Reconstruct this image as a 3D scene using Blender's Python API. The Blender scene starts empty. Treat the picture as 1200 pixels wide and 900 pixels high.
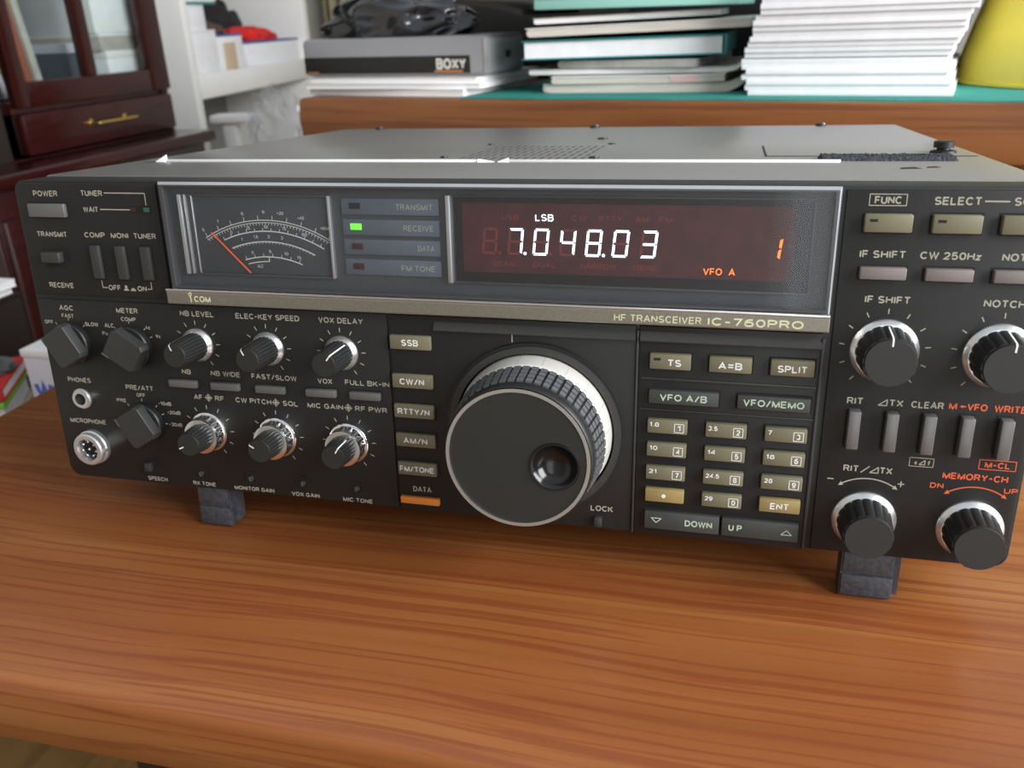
import bpy, bmesh, math, random
from mathutils import Vector, Matrix, noise
R = math.radians
random.seed(7)
scene = bpy.context.scene
COL = scene.collection
MM = 0.001                      # all measurements below are millimetres

# ------------------------------------------------------------------ camera
cam = bpy.data.cameras.new('camera')
camo = bpy.data.objects.new('camera', cam)
COL.objects.link(camo)
rr = Vector((0.970456, 0.238393, -0.037202))
ru = -Vector((0.061152, -0.392173, -0.917857))
rb = -Vector((-0.2334, 0.888464, -0.395165))
m3 = Matrix((rr, ru, rb)).transposed()
camo.matrix_world = Matrix.Translation(Vector((311.95, -311.516, 204.933)) * MM) @ m3.to_4x4()
cam.sensor_width = 36.0
cam.lens = 1008.37 * 36 / 1200
cam.clip_start = 0.01
cam.dof.use_dof = True
cam.dof.focus_distance = 0.352
cam.dof.aperture_fstop = 15.0
scene.camera = camo

# ------------------------------------------------------------------ light and exposure
world = bpy.data.worlds.new('room_air')
scene.world = world
world.use_nodes = True
wb = world.node_tree.nodes['Background']
wb.inputs[0].default_value = (0.86, 0.93, 1.0, 1)
wb.inputs[1].default_value = 0.56


def area(name, loc, target, sx, sy, power, col=(1, 1, 1)):
    l = bpy.data.lights.new(name, 'AREA')
    l.shape = 'RECTANGLE'
    l.size, l.size_y, l.energy, l.color = sx, sy, power, col
    o = bpy.data.objects.new(name, l)
    COL.objects.link(o)
    o.location = loc
    o.rotation_euler = (Vector(target) - Vector(loc)).to_track_quat('-Z', 'Y').to_euler()
    return o


area('window_daylight', (1.82, -0.35, 0.74), (0.2, 0.15, 0.05), 1.5, 1.25, 80, (0.97, 0.985, 1.0))
area('added_door_fill', (0.80, -1.69, 0.30), (0.80, 0.0, 0.30), 0.74, 1.7, 4.5, (0.97, 0.985, 1.0))  # added fill lamp behind the camera, for glass reflections and front light

vs = scene.view_settings
vs.view_transform = 'Standard'
vs.look = 'None'
vs.exposure = 0.22
vs.gamma = 1.0
vs.use_curve_mapping = False
scene.cycles.max_bounces = 8
scene.cycles.transparent_max_bounces = 16


# ------------------------------------------------------------------ materials
def mat(name, col, rough=0.5, metal=0.0, spec=0.5, emit=None, es=1.0, coat=0.0):
    m = bpy.data.materials.new(name)
    m.use_nodes = True
    b = m.node_tree.nodes['Principled BSDF']
    b.inputs['Base Color'].default_value = (*col, 1)
    b.inputs['Roughness'].default_value = rough
    b.inputs['Metallic'].default_value = metal
    b.inputs['Specular IOR Level'].default_value = spec
    b.inputs['Coat Weight'].default_value = coat
    b.inputs['Coat Roughness'].default_value = 0.1
    if emit:
        b.inputs['Emission Color'].default_value = (*emit, 1)
        b.inputs['Emission Strength'].default_value = es
    return m


def noisy(m, scale, amount, bump=0.0, stretch=(1, 1, 1), detail=4.0):
    """Vary the base colour by a procedural noise and add a fine bump."""
    nt = m.node_tree
    b = nt.nodes['Principled BSDF']
    tc = nt.nodes.new('ShaderNodeTexCoord')
    mp = nt.nodes.new('ShaderNodeMapping')
    mp.inputs['Scale'].default_value = stretch
    nt.links.new(tc.outputs['Object'], mp.inputs[0])
    n = nt.nodes.new('ShaderNodeTexNoise')
    n.inputs['Scale'].default_value = scale
    n.inputs['Detail'].default_value = detail
    nt.links.new(mp.outputs[0], n.inputs['Vector'])
    c = b.inputs['Base Color'].default_value[:]
    r = nt.nodes.new('ShaderNodeValToRGB')
    r.color_ramp.elements[0].position = 0.3
    r.color_ramp.elements[1].position = 0.7
    r.color_ramp.elements[0].color = (*[x * (1 - amount) for x in c[:3]], 1)
    r.color_ramp.elements[1].color = (*[min(1, x * (1 + amount)) for x in c[:3]], 1)
    nt.links.new(n.outputs[0], r.inputs[0])
    nt.links.new(r.outputs[0], b.inputs['Base Color'])
    if bump:
        bp = nt.nodes.new('ShaderNodeBump')
        bp.inputs['Strength'].default_value = bump
        bp.inputs['Distance'].default_value = 0.0005
        nt.links.new(n.outputs[0], bp.inputs['Height'])
        nt.links.new(bp.outputs[0], b.inputs['Normal'])
    return m


def wood(name, dark, mid, light, streak, rough, axis_scale, fine, coat=0.0, warp=0.0):
    m = mat(name, mid, rough, coat=coat)
    nt = m.node_tree
    b = nt.nodes['Principled BSDF']
    tc = nt.nodes.new('ShaderNodeTexCoord')
    # gently waving grain: shift the coordinates across the grain by a slow noise
    wn = nt.nodes.new('ShaderNodeTexNoise')
    wn.inputs['Scale'].default_value = 5.5
    wn.inputs['Detail'].default_value = 1.5
    nt.links.new(tc.outputs['Object'], wn.inputs['Vector'])
    vm = nt.nodes.new('ShaderNodeVectorMath')
    vm.operation = 'MULTIPLY_ADD'
    vm.inputs[1].default_value = (0, warp * 2, warp)
    nt.links.new(wn.outputs[0], vm.inputs[0])
    nt.links.new(tc.outputs['Object'], vm.inputs[2])

    def chain(sc, nscale, detail, dist):
        mp = nt.nodes.new('ShaderNodeMapping')
        mp.inputs['Scale'].default_value = sc
        nt.links.new(vm.outputs[0], mp.inputs[0])
        n = nt.nodes.new('ShaderNodeTexNoise')
        n.inputs['Scale'].default_value = nscale
        n.inputs['Detail'].default_value = detail
        n.inputs['Distortion'].default_value = dist
        nt.links.new(mp.outputs[0], n.inputs['Vector'])
        return n
    n1 = chain(axis_scale, 1.0, 5, 0.35)
    r1 = nt.nodes.new('ShaderNodeValToRGB')
    e = r1.color_ramp.elements
    e[0].position, e[0].color = 0.28, (*dark, 1)
    e[1].position, e[1].color = 0.72, (*light, 1)
    x = e.new(0.5)
    x.color = (*mid, 1)
    nt.links.new(n1.outputs[0], r1.inputs[0])
    n2 = chain(fine, 1.0, 3, 0.5)
    r2 = nt.nodes.new('ShaderNodeValToRGB')
    e = r2.color_ramp.elements
    e[0].position, e[0].color = 0.50, (0, 0, 0, 1)
    e[1].position, e[1].color = 0.60, (1, 1, 1, 1)
    nt.links.new(n2.outputs[0], r2.inputs[0])
    mx = nt.nodes.new('ShaderNodeMix')
    mx.data_type = 'RGBA'
    ml = nt.nodes.new('ShaderNodeMath')
    ml.operation = 'MULTIPLY'
    ml.inputs[1].default_value = 0.62
    nt.links.new(r2.outputs[0], ml.inputs[0])
    nt.links.new(ml.outputs[0], mx.inputs[0])
    nt.links.new(r1.outputs[0], mx.inputs[6])
    mx.inputs[7].default_value = (*streak, 1)
    nt.links.new(mx.outputs[2], b.inputs['Base Color'])
    return m


def clear(name, tint=(1, 1, 1), rough=0.02, blend=0.12, haze=0.0):
    m = bpy.data.materials.new(name)
    m.use_nodes = True
    nt = m.node_tree
    nt.nodes.clear()
    out = nt.nodes.new('ShaderNodeOutputMaterial')
    tr = nt.nodes.new('ShaderNodeBsdfTransparent')
    tr.inputs[0].default_value = (*tint, 1)
    gl = nt.nodes.new('ShaderNodeBsdfGlossy')
    gl.inputs['Roughness'].default_value = rough
    fr = nt.nodes.new('ShaderNodeFresnel')
    fr.inputs[0].default_value = 1.5
    mx = nt.nodes.new('ShaderNodeMixShader')
    ge = nt.nodes.new('ShaderNodeNewGeometry')
    fm = nt.nodes.new('ShaderNodeMath')          # reflect on the outer face of the pane only
    fm.operation = 'MULTIPLY_ADD'
    fm.inputs[1].default_value = -1.0
    fm.inputs[2].default_value = 1.0
    nt.links.new(ge.outputs['Backfacing'], fm.inputs[0])
    f2 = nt.nodes.new('ShaderNodeMath')
    f2.operation = 'MULTIPLY'
    nt.links.new(fr.outputs[0], f2.inputs[0])
    nt.links.new(fm.outputs[0], f2.inputs[1])
    nt.links.new(f2.outputs[0], mx.inputs[0])
    nt.links.new(tr.outputs[0], mx.inputs[1])
    nt.links.new(gl.outputs[0], mx.inputs[2])
    last = mx
    if haze:
        df = nt.nodes.new('ShaderNodeBsdfDiffuse')
        df.inputs[0].default_value = (0.8, 0.82, 0.85, 1)
        m2 = nt.nodes.new('ShaderNodeMixShader')
        m2.inputs[0].default_value = haze
        nt.links.new(mx.outputs[0], m2.inputs[1])
        nt.links.new(df.outputs[0], m2.inputs[2])
        last = m2
    nt.links.new(last.outputs[0], out.inputs[0])
    return m


M = {}
M['panel'] = noisy(mat('panel_black', (0.0095, 0.0095, 0.0092), 0.46, spec=0.42), 2600, 0.35, 0.12)
M['black'] = mat('satin_black_plastic', (0.010, 0.010, 0.010), 0.45)
M['void'] = mat('gap_black', (0.003, 0.003, 0.003), 0.8)
M['charcoal'] = noisy(mat('charcoal_plastic', (0.030, 0.030, 0.029), 0.45), 1800, 0.2, 0.1)
M['knob'] = mat('knob_black', (0.016, 0.0165, 0.016), 0.36)
M['wing'] = mat('selector_grip_grey', (0.028, 0.029, 0.028), 0.45)
M['knobface'] = mat('knob_face_black', (0.0155, 0.016, 0.0145), 0.5)
M['cover'] = noisy(mat('grey_painted_steel', (0.185, 0.180, 0.172), 0.33, metal=0.2, spec=0.6), 1500, 0.12, 0.06)
M['legend'] = mat('legend_ivory', (0.34, 0.325, 0.255), 0.6)
M['legend_gold'] = mat('legend_gold', (0.60, 0.58, 0.36), 0.6)
M['highlight_white'] = mat('highlight_white', (0.86, 0.86, 0.87), 0.3)  # diffuse white standing in for a bright reflection on the lid
M['legend_red'] = mat('legend_orange_red', (0.62, 0.10, 0.03), 0.6)
M['legend_green'] = mat('legend_pale_green', (0.42, 0.52, 0.40), 0.6)
M['white'] = mat('legend_white', (0.72, 0.72, 0.70), 0.6)
M['olive'] = mat('olive_button', (0.150, 0.136, 0.082), 0.5)
M['gold'] = mat('gold_button', (0.27, 0.20, 0.075), 0.5)
M['mauve'] = mat('mauve_grey_button', (0.17, 0.145, 0.14), 0.45)
M['slate'] = mat('slate_button', (0.042, 0.045, 0.042), 0.5)
M['grey'] = mat('steel_grey_button', (0.15, 0.148, 0.145), 0.35, metal=0.4)
M['orange'] = mat('orange_button', (0.62, 0.20, 0.025), 0.45)
M['chrome'] = mat('chrome', (0.88, 0.88, 0.89), 0.16, metal=1.0)
M['silver'] = mat('brushed_silver', (0.70, 0.70, 0.69), 0.34, metal=0.85)
M['strip'] = noisy(mat('champagne_strip', (0.23, 0.215, 0.175), 0.4, metal=0.6), 900, 0.1)
M['dialwhite'] = mat('dial_skirt_silver', (0.60, 0.585, 0.55), 0.45, metal=0.2)
M['rimmetal'] = mat('turned_aluminium', (0.80, 0.80, 0.81), 0.28, metal=0.9)
M['rubber'] = mat('grey_rubber', (0.085, 0.087, 0.092), 0.5)
M['footblack'] = noisy(mat('foot_plastic', (0.042, 0.044, 0.052), 0.5), 500, 0.4, 0.15)
M['meter'] = mat('meter_face', (0.040, 0.043, 0.047), 0.6)
M['bezelgrey'] = mat('bezel_grey', (0.050, 0.051, 0.054), 0.45)
M['lamp_row'] = mat('lamp_row_blue_grey', (0.095, 0.112, 0.132), 0.55)
M['needle'] = mat('needle_orange', (0.85, 0.13, 0.03), 0.5)
M['scaleink'] = mat('scale_ink', (0.66, 0.66, 0.58), 0.6)
M['led_green'] = mat('led_green', (0.1, 0.8, 0.05), 0.4, emit=(0.16, 1.0, 0.04), es=1.1)
M['led_off'] = mat('led_unlit_red', (0.045, 0.012, 0.012), 0.3)
M['led_dark'] = mat('led_unlit_dark', (0.012, 0.010, 0.016), 0.3)
M['led_teal'] = mat('led_unlit_teal', (0.03, 0.10, 0.09), 0.3)
M['screen'] = mat('display_filter', (0.006, 0.005, 0.005), 0.25)
M['screenred'] = noisy(mat('display_red_layer', (0.056, 0.0105, 0.0098), 0.4), 120, 0.25)
M['seg_on'] = mat('segment_white', (0.8, 0.85, 0.9), 0.5, emit=(0.80, 0.92, 1.0), es=1.7)
M['seg_off'] = mat('segment_unlit', (0.17, 0.024, 0.020), 0.5)
M['seg_orange'] = mat('segment_orange', (0.9, 0.2, 0.05), 0.5, emit=(1.0, 0.16, 0.015), es=1.5)
M['glass'] = clear('window_acrylic', (0.93, 0.94, 0.96), 0.05, haze=0.008)
M['pane'] = clear('cabinet_glass', (0.90, 0.93, 0.92), 0.02)
M['fuzz'] = noisy(mat('hook_tape', (0.030, 0.032, 0.040), 0.9), 900, 0.8, 1.0)
M['table'] = wood('cherry_laminate', (0.205, 0.062, 0.0165), (0.245, 0.079, 0.021), (0.290, 0.110, 0.032),
                  (0.165, 0.036, 0.0110), 0.33, (2.2, 42, 42), (2.6, 320, 320), coat=0.04, warp=0.009)
M['sidewood'] = wood('sideboard_wood', (0.165, 0.056, 0.017), (0.225, 0.080, 0.023), (0.265, 0.105, 0.033),
                     (0.115, 0.032, 0.013), 0.38, (3, 3, 34), (3, 3, 110))
M['mahog'] = noisy(mat('mahogany_gloss', (0.026, 0.0040, 0.0034), 0.24, coat=0.25), 30, 0.35, stretch=(1, 1, 8))
M['brass'] = mat('brass', (0.75, 0.52, 0.18), 0.25, metal=1.0)
M['dark'] = mat('dark_wood', (0.012, 0.007, 0.006), 0.5)  # near-black brown of bench, plinth, cabinet interior and dark box
M['shelfwhite'] = noisy(mat('white_board', (0.86, 0.86, 0.83), 0.5), 8, 0.03)
M['paper'] = noisy(mat('white_paper', (0.84, 0.84, 0.86), 0.7), 60, 0.04)
M['edge'] = noisy(mat('page_edges', (0.80, 0.79, 0.78), 0.8), 900, 0.08, stretch=(0.02, 0.02, 1))
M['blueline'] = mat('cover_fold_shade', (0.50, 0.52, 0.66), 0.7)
M['cream'] = noisy(mat('cream_pages', (0.62, 0.57, 0.50), 0.8), 700, 0.14, stretch=(0.02, 0.02, 1))
M['greymag'] = noisy(mat('grey_magazine', (0.46, 0.43, 0.40), 0.6), 40, 0.2)
M['teal'] = noisy(mat('teal_cloth', (0.017, 0.225, 0.19), 0.75), 300, 0.1)
M['tealbook'] = mat('teal_book_cover', (0.02, 0.22, 0.22), 0.45)
M['aqua'] = mat('aqua_folder', (0.34, 0.66, 0.58), 0.45)
M['pinkish'] = mat('pink_label', (0.72, 0.48, 0.47), 0.6)
M['yellow'] = noisy(mat('yellow_plastic', (0.55, 0.45, 0.040), 0.42), 14, 0.15)
M['boxgrey'] = mat('box_grey', (0.30, 0.30, 0.315), 0.4)
M['boxblack'] = mat('box_black_band', (0.014, 0.014, 0.013), 0.45)
M['lettering'] = mat('box_lettering', (0.80, 0.76, 0.70), 0.5)
M['lettering_o'] = mat('box_lettering_orange', (0.62, 0.24, 0.06), 0.5)
M['bag'] = mat('black_polythene', (0.008, 0.009, 0.012), 0.13, spec=1.0)
M['cloth_red'] = noisy(mat('red_cloth', (0.68, 0.020, 0.016), 0.75), 40, 0.2)
M['cloth_black'] = noisy(mat('black_cloth', (0.012, 0.011, 0.012), 0.8), 60, 0.4)
M['cloth_brown'] = mat('brown_cloth', (0.10, 0.065, 0.045), 0.8)
M['cloth_grey'] = noisy(mat('grey_cloth', (0.10, 0.10, 0.105), 0.8), 60, 0.3)
M['tan'] = mat('tan_card', (0.58, 0.45, 0.31), 0.7)
M['bluecard'] = mat('blue_card', (0.05, 0.10, 0.32), 0.6)
M['redcover'] = mat('red_cover', (0.50, 0.022, 0.022), 0.5)
M['greencover'] = mat('lime_cover', (0.25, 0.62, 0.06), 0.5)
M['lilac'] = mat('lilac_white_card', (0.66, 0.65, 0.74), 0.6)
M['blueink'] = mat('blue_ink', (0.06, 0.14, 0.58), 0.6)
M['pale'] = mat('acrylic_edge_sheen', (0.36, 0.37, 0.39), 0.3)  # bright reflection along the bezel edge put into a pale diffuse colour
M['wall'] = noisy(mat('wall_paint', (0.42, 0.40, 0.36), 0.85), 3, 0.06)
M['wallgrey'] = mat('grey_back_board', (0.21, 0.207, 0.203), 0.7)
M['floor'] = wood('floor_parquet', (0.20, 0.10, 0.03), (0.30, 0.17, 0.055), (0.38, 0.24, 0.09), (0.18, 0.09, 0.03),
                  0.4, (8, 1.5, 1), (40, 2, 1))
M['curtain'] = mat('olive_fabric', (0.30, 0.26, 0.16), 0.85)
M['sheer'] = clear('clear_polythene', (0.95, 0.95, 0.96), 0.15, haze=0.07)
M['slateblue'] = mat('slate_blue_cover', (0.06, 0.08, 0.115), 0.6)
M['rust'] = mat('rust_cover', (0.30, 0.08, 0.045), 0.6)
M['mossgreen'] = mat('moss_cover', (0.08, 0.14, 0.09), 0.6)


# ------------------------------------------------------------------ stroke lettering (width, strokes)
def el(cx, cy, rx, ry, a0=0, a1=360, n=None):
    n = n or max(4, int(abs(a1 - a0) / 22))
    return [(cx + rx * math.cos(R(a0 + (a1 - a0) * i / n)), cy + ry * math.sin(R(a0 + (a1 - a0) * i / n))) for i in range(n + 1)]


def o_(*a):
    return (list(a), False)


def ring_(cx, cy, rx, ry):
    return (el(cx, cy, rx, ry, 0, 360, 18)[:-1], True)


GLYPH = {
    'A': (.76, [o_((0, 0), (.38, 1), (.76, 0)), o_((.14, .32), (.62, .32))]),
    'B': (.66, [o_((0, .53), (.38, .53), *el(.38, .765, .24, .235, -75, 90), (0, 1), (0, 0), (.40, 0), *el(.40, .265, .26, .265, -90, 90))]),
    'C': (.72, [(el(.38, .5, .38, .5, 42, 318), False)]),
    'D': (.70, [(o_((0, 0), (0, 1), (.28, 1), *el(.28, .5, .42, .5, 75, -75), (.28, 0))[0], True)]),
    'E': (.58, [o_((.58, 1), (0, 1), (0, 0), (.58, 0)), o_((0, .52), (.53, .52))]),
    'F': (.55, [o_((.55, 1), (0, 1), (0, 0)), o_((0, .5), (.5, .5))]),
    'G': (.76, [o_(*el(.38, .5, .38, .5, 42, 330), (.76, .46), (.44, .46)), o_((.74, .46), (.74, 0.02))]),
    'H': (.68, [o_((0, 0), (0, 1)), o_((.68, 0), (.68, 1)), o_((0, .52), (.68, .52))]),
    'I': (.02, [o_((.01, 0), (.01, 1))]),
    'K': (.68, [o_((0, 0), (0, 1)), o_((.64, 1), (.02, .38)), o_((.22, .58), (.68, 0))]),
    'L': (.54, [o_((0, 1), (0, 0), (.54, 0))]),
    'M': (.82, [o_((0, 0), (0, 1)), o_((.82, 0), (.82, 1)), o_((0, .98), (.41, .02), (.82, .98))]),
    'N': (.68, [o_((0, 0), (0, 1)), o_((.68, 0), (.68, 1)), o_((0, .97), (.68, .03))]),
    'O': (.78, [ring_(.39, .5, .39, .5)]),
    'P': (.62, [o_((0, 0), (0, 1), (.36, 1), *el(.36, .74, .26, .26, 70, -70), (.36, .48), (0, .48))]),
    'Q': (.78, [ring_(.39, .5, .39, .5), o_((.46, .26), (.74, -.02))]),
    'R': (.66, [o_((0, 0), (0, 1), (.38, 1), *el(.38, .75, .25, .25, 70, -70), (.38, .5), (0, .5)), o_((.38, .5), (.66, 0))]),
    'S': (.64, [o_(*el(.32, .745, .29, .255, 28, 262), *el(.32, .245, .32, .245, 82, -150))]),
    'T': (.64, [o_((0, 1), (.64, 1)), o_((.32, 1), (.32, 0))]),
    'U': (.66, [o_((0, 1), (0, .34), *el(.33, .34, .33, .34, 200, 340), (.66, .34), (.66, 1))]),
    'V': (.70, [o_((0, 1), (.35, 0), (.70, 1))]),
    'W': (1.0, [o_((0, 1), (.25, 0), (.5, .96), (.75, 0), (1.0, 1))]),
    'X': (.68, [o_((0, 0), (.68, 1)), o_((0, 1), (.68, 0))]),
    'Y': (.68, [o_((0, 1), (.34, .45), (.68, 1)), o_((.34, .46), (.34, 0))]),
    'Z': (.62, [o_((0, 1), (.62, 1), (0, 0), (.62, 0))]),
    '0': (.62, [ring_(.31, .5, .31, .5)]),
    '1': (.26, [o_((0, .78), (.22, 1), (.22, 0))]),
    '2': (.60, [o_(*el(.30, .71, .29, .29, 170, -38), (0, 0), (.60, 0))]),
    '3': (.62, [o_(*el(.30, .76, .27, .24, 150, -80), *el(.30, .265, .31, .265, 80, -150))]),
    '4': (.66, [o_((.5, 0), (.5, 1), (0, .28), (.66, .28))]),
    '5': (.62, [o_((.56, 1), (.1, 1), (.05, .5), *el(.30, .32, .31, .32, 120, -150))]),
    '6': (.62, [ring_(.31, .31, .31, .31), o_((.0, .31), *el(.40, .42, .40, .58, 170, 62))]),
    '7': (.60, [o_((0, 1), (.60, 1), (.22, 0))]),
    '8': (.62, [ring_(.31, .75, .26, .25), ring_(.31, .26, .31, .26)]),
    '9': (.62, [ring_(.31, .69, .31, .31), o_((.62, .69), *el(.22, .58, .40, .58, -10, -118))]),
    '-': (.38, [o_((0, .46), (.38, .46))]),
    '/': (.46, [o_((0, -.02), (.46, 1.02))]),
    '=': (.60, [o_((0, .72), (.6, .72)), o_((0, .30), (.6, .30))]),
    '+': (.50, [o_((0, .5), (.5, .5)), o_((.25, .25), (.25, .75))]),
    '.': (.06, [o_((.03, -.04), (.03, .1))]),
    '*': (.5, [o_((.25, .2), (.25, .8)), o_((0, .35), (.5, .65)), o_((0, .65), (.5, .35))]),
    'o': (.48, [ring_(.24, .31, .24, .31)]),
    'c': (.44, [(el(.24, .31, .24, .31, 48, 312), False)]),
    'z': (.44, [o_((0, .64), (.44, .64), (0, 0), (.44, 0))]),
    'd': (.5, [ring_(.24, .31, .24, .31), o_((.5, 0), (.5, 1))]),
    'f': (.3, [o_((.3, 1), (.14, .86), (.14, 0)), o_((0, .62), (.3, .62))]),
}


# ------------------------------------------------------------------ mesh builder
class MB:
    """Collects shapes (millimetres) into ONE mesh object with several materials."""

    def __init__(self):
        self.v, self.f, self.m, self.mats = [], [], [], []

    def slot(self, k):
        if k not in self.mats:
            self.mats.append(k)
        return self.mats.index(k)

    def add(self, verts, faces, k):
        o = len(self.v)
        s = self.slot(k)
        self.v += [tuple(p) for p in verts]
        for fc in faces:
            self.f.append([i + o for i in fc])
            self.m.append(s)
        return self

    def from_bm(self, bm, k):
        bm.verts.index_update()
        self.add([v.co[:] for v in bm.verts], [[v.index for v in fc.verts] for fc in bm.faces], k)
        bm.free()
        return self

    def box(self, x0, x1, y0, y1, z0, z1, k, bev=0.0, seg=2, rot=None):
        bm = bmesh.new()
        bmesh.ops.create_cube(bm, size=1.0)
        for v in bm.verts:
            v.co = Vector(((x0 + x1) / 2 + v.co.x * (x1 - x0), (y0 + y1) / 2 + v.co.y * (y1 - y0),
                           (z0 + z1) / 2 + v.co.z * (z1 - z0)))
        if bev:
            bmesh.ops.bevel(bm, geom=bm.edges[:], offset=bev, segments=seg, profile=0.5, affect='EDGES')
        if rot:
            for v in bm.verts:
                v.co = rot @ v.co
        return self.from_bm(bm, k)

    def button(self, x0, x1, z0, z1, h, k, bev=0.5, y0=0.0):
        """A push button standing h out of the panel with a dark slot around it."""
        self.box(x0 - 0.7, x1 + 0.7, y0 - 0.12, y0 + 0.6, z0 - 0.7, z1 + 0.7, 'void')
        return self.box(x0, x1, y0 - h, y0 + 0.4, z0, z1, k, bev)

    def prism(self, pts, y0, y1, k, bev=0.0, seg=2):
        """Polygon in the x,z plane extruded along y (y0 is the front)."""
        bm = bmesh.new()
        a = [bm.verts.new((p[0], y0, p[1])) for p in pts]
        b = [bm.verts.new((p[0], y1, p[1])) for p in pts]
        n = len(pts)
        bm.faces.new(a)
        bm.faces.new(b[::-1])
        for i in range(n):
            bm.faces.new((a[i], b[i], b[(i + 1) % n], a[(i + 1) % n]))
        bmesh.ops.recalc_face_normals(bm, faces=bm.faces[:])
        if bev:
            es = [e for e in bm.edges if abs(e.verts[0].co.y - y0) < 1e-6 and abs(e.verts[1].co.y - y0) < 1e-6]
            bmesh.ops.bevel(bm, geom=es, offset=bev, segments=seg, profile=0.5, affect='EDGES')
        return self.from_bm(bm, k)

    def loft(self, rings, k, caps=True):
        n = len(rings[0])
        vs_, fs = [], []
        for r_ in rings:
            vs_ += r_
        for j in range(len(rings) - 1):
            for i in range(n):
                a, b = j * n + i, j * n + (i + 1) % n
                fs.append((a, b, b + n, a + n))
        if caps:
            fs.append(list(range(n))[::-1])
            fs.append([(len(rings) - 1) * n + i for i in range(n)])
        bm = bmesh.new()
        bv = [bm.verts.new(p) for p in vs_]
        for fc in fs:
            bm.faces.new([bv[i] for i in fc])
        bmesh.ops.recalc_face_normals(bm, faces=bm.faces[:])
        return self.from_bm(bm, k)

    def lathe(self, cx, cz, prof, k, n=48, flute=0, depth=0.0, caps=True):
        """Profile [(y, r)] turned about the y axis at (cx, cz); optional grip flutes."""
        if flute:
            n = flute * 6
        rings = []
        for (y, r_) in prof:
            ring = []
            for i in range(n):
                a = 2 * math.pi * i / n
                q = r_
                if flute:
                    q = r_ - depth * max(0.0, -math.cos(flute * a)) ** 2
                ring.append((cx + q * math.cos(a), y, cz + q * math.sin(a)))
            rings.append(ring)
        return self.loft(rings, k, caps)

    def lathe_z(self, cx, cy, prof, k, n=48, caps=True):
        return self.loft([[(cx + r_ * math.cos(2 * math.pi * i / n), cy + r_ * math.sin(2 * math.pi * i / n), z)
                           for i in range(n)] for (z, r_) in prof], k, caps)

    def ring(self, cx, cz, r0, r1, y0, y1, k, n=64):
        rings = []
        for (y, r_) in ((y1, r1), (y0, r1), (y0, r0), (y1, r0)):
            rings.append([(cx + r_ * math.cos(2 * math.pi * i / n), y, cz + r_ * math.sin(2 * math.pi * i / n))
                          for i in range(n)])
        rings.append(rings[0])
        return self.loft(rings, k, caps=False)

    def line(self, pts, w, y, k, h=0.05):
        """Printed line along points (x, z) lying on plane y."""
        for (p, q) in zip(pts[:-1], pts[1:]):
            d = Vector((q[0] - p[0], q[1] - p[1]))
            if d.length < 1e-6:
                continue
            nrm = Vector((-d.y, d.x)).normalized() * (w / 2)
            e = d.normalized() * (w * 0.15)
            a = [(p[0] - e.x + nrm.x, p[1] - e.y + nrm.y), (p[0] - e.x - nrm.x, p[1] - e.y - nrm.y),
                 (q[0] + e.x - nrm.x, q[1] + e.y - nrm.y), (q[0] + e.x + nrm.x, q[1] + e.y + nrm.y)]
            self.add([(u, y - h, v) for u, v in a], [(0, 1, 2, 3)], k)
        return self

    def arc(self, cx, cz, r_, a0, a1, w, y, k, n=24):
        return self.line([(cx + r_ * math.cos(R(a0 + (a1 - a0) * i / n)), cz + r_ * math.sin(R(a0 + (a1 - a0) * i / n)))
                          for i in range(n + 1)], w, y, k)

    def ticks(self, cx, cz, r0, r1, angs, w, y, k):
        for a in angs:
            c, s = math.cos(R(a)), math.sin(R(a))
            self.line([(cx + r0 * c, cz + r0 * s), (cx + r1 * c, cz + r1 * s)], w, y, k)
        return self

    def ribbon(self, pts, th, y, k, closed=False, lift=0.06):
        """Flat mitred stroke of width th through points (x, z)."""
        n = len(pts)
        P = [Vector(p) for p in pts]
        L, Rr = [], []
        for i in range(n):
            a = P[i - 1] if (i > 0 or closed) else None
            c = P[(i + 1) % n] if (i < n - 1 or closed) else None
            d1 = (P[i] - a).normalized() if a is not None else None
            d2 = (c - P[i]).normalized() if c is not None else None
            if d1 is None:
                d1 = d2
            if d2 is None:
                d2 = d1
            n1, n2 = Vector((-d1.y, d1.x)), Vector((-d2.y, d2.x))
            mt = n1 + n2
            if mt.length < 0.3:
                mt = n1
            mt.normalize()
            q = mt * (th / 2 / max(0.45, mt.dot(n1)))
            L.append(P[i] + q)
            Rr.append(P[i] - q)
        vv = [(p.x, y - lift, p.y) for p in L] + [(p.x, y - lift, p.y) for p in Rr]
        m_ = n if closed else n - 1
        return self.add(vv, [(i, n + i, n + (i + 1) % n, (i + 1) % n) for i in range(m_)], k)

    def text(self, s, cx, cz, w, cap, y, k, bold=0.012, shear=0.0, h=0.06):
        """Sans-serif lettering facing -y, centred on (cx, cz): width w and capital height cap."""
        th = cap * {0.0: 0.145, 0.012: 0.185, 0.01: 0.19, 0.02: 0.2, 0.06: 0.23}.get(bold, 0.26)
        pen, strokes = 0.0, []
        for ch in s:
            if ch == ' ':
                pen += 0.42
                continue
            gw, gl = GLYPH[ch]
            for pts, closed in gl:
                strokes.append(([(pen + u, v) for u, v in pts], closed))
            pen += gw + 0.30
        tot = pen - 0.30
        sx, sz = (w - th) / max(tot, 0.02) if tot > 0.05 else 1.0, cap - th
        if tot <= 0.05:
            sx = 1.0
        for pts, closed in strokes:
            self.ribbon([(cx + (u - tot / 2) * sx, cz + (v - 0.5) * sz) for u, v in pts], th, y, k, closed, h)
        return self

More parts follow.
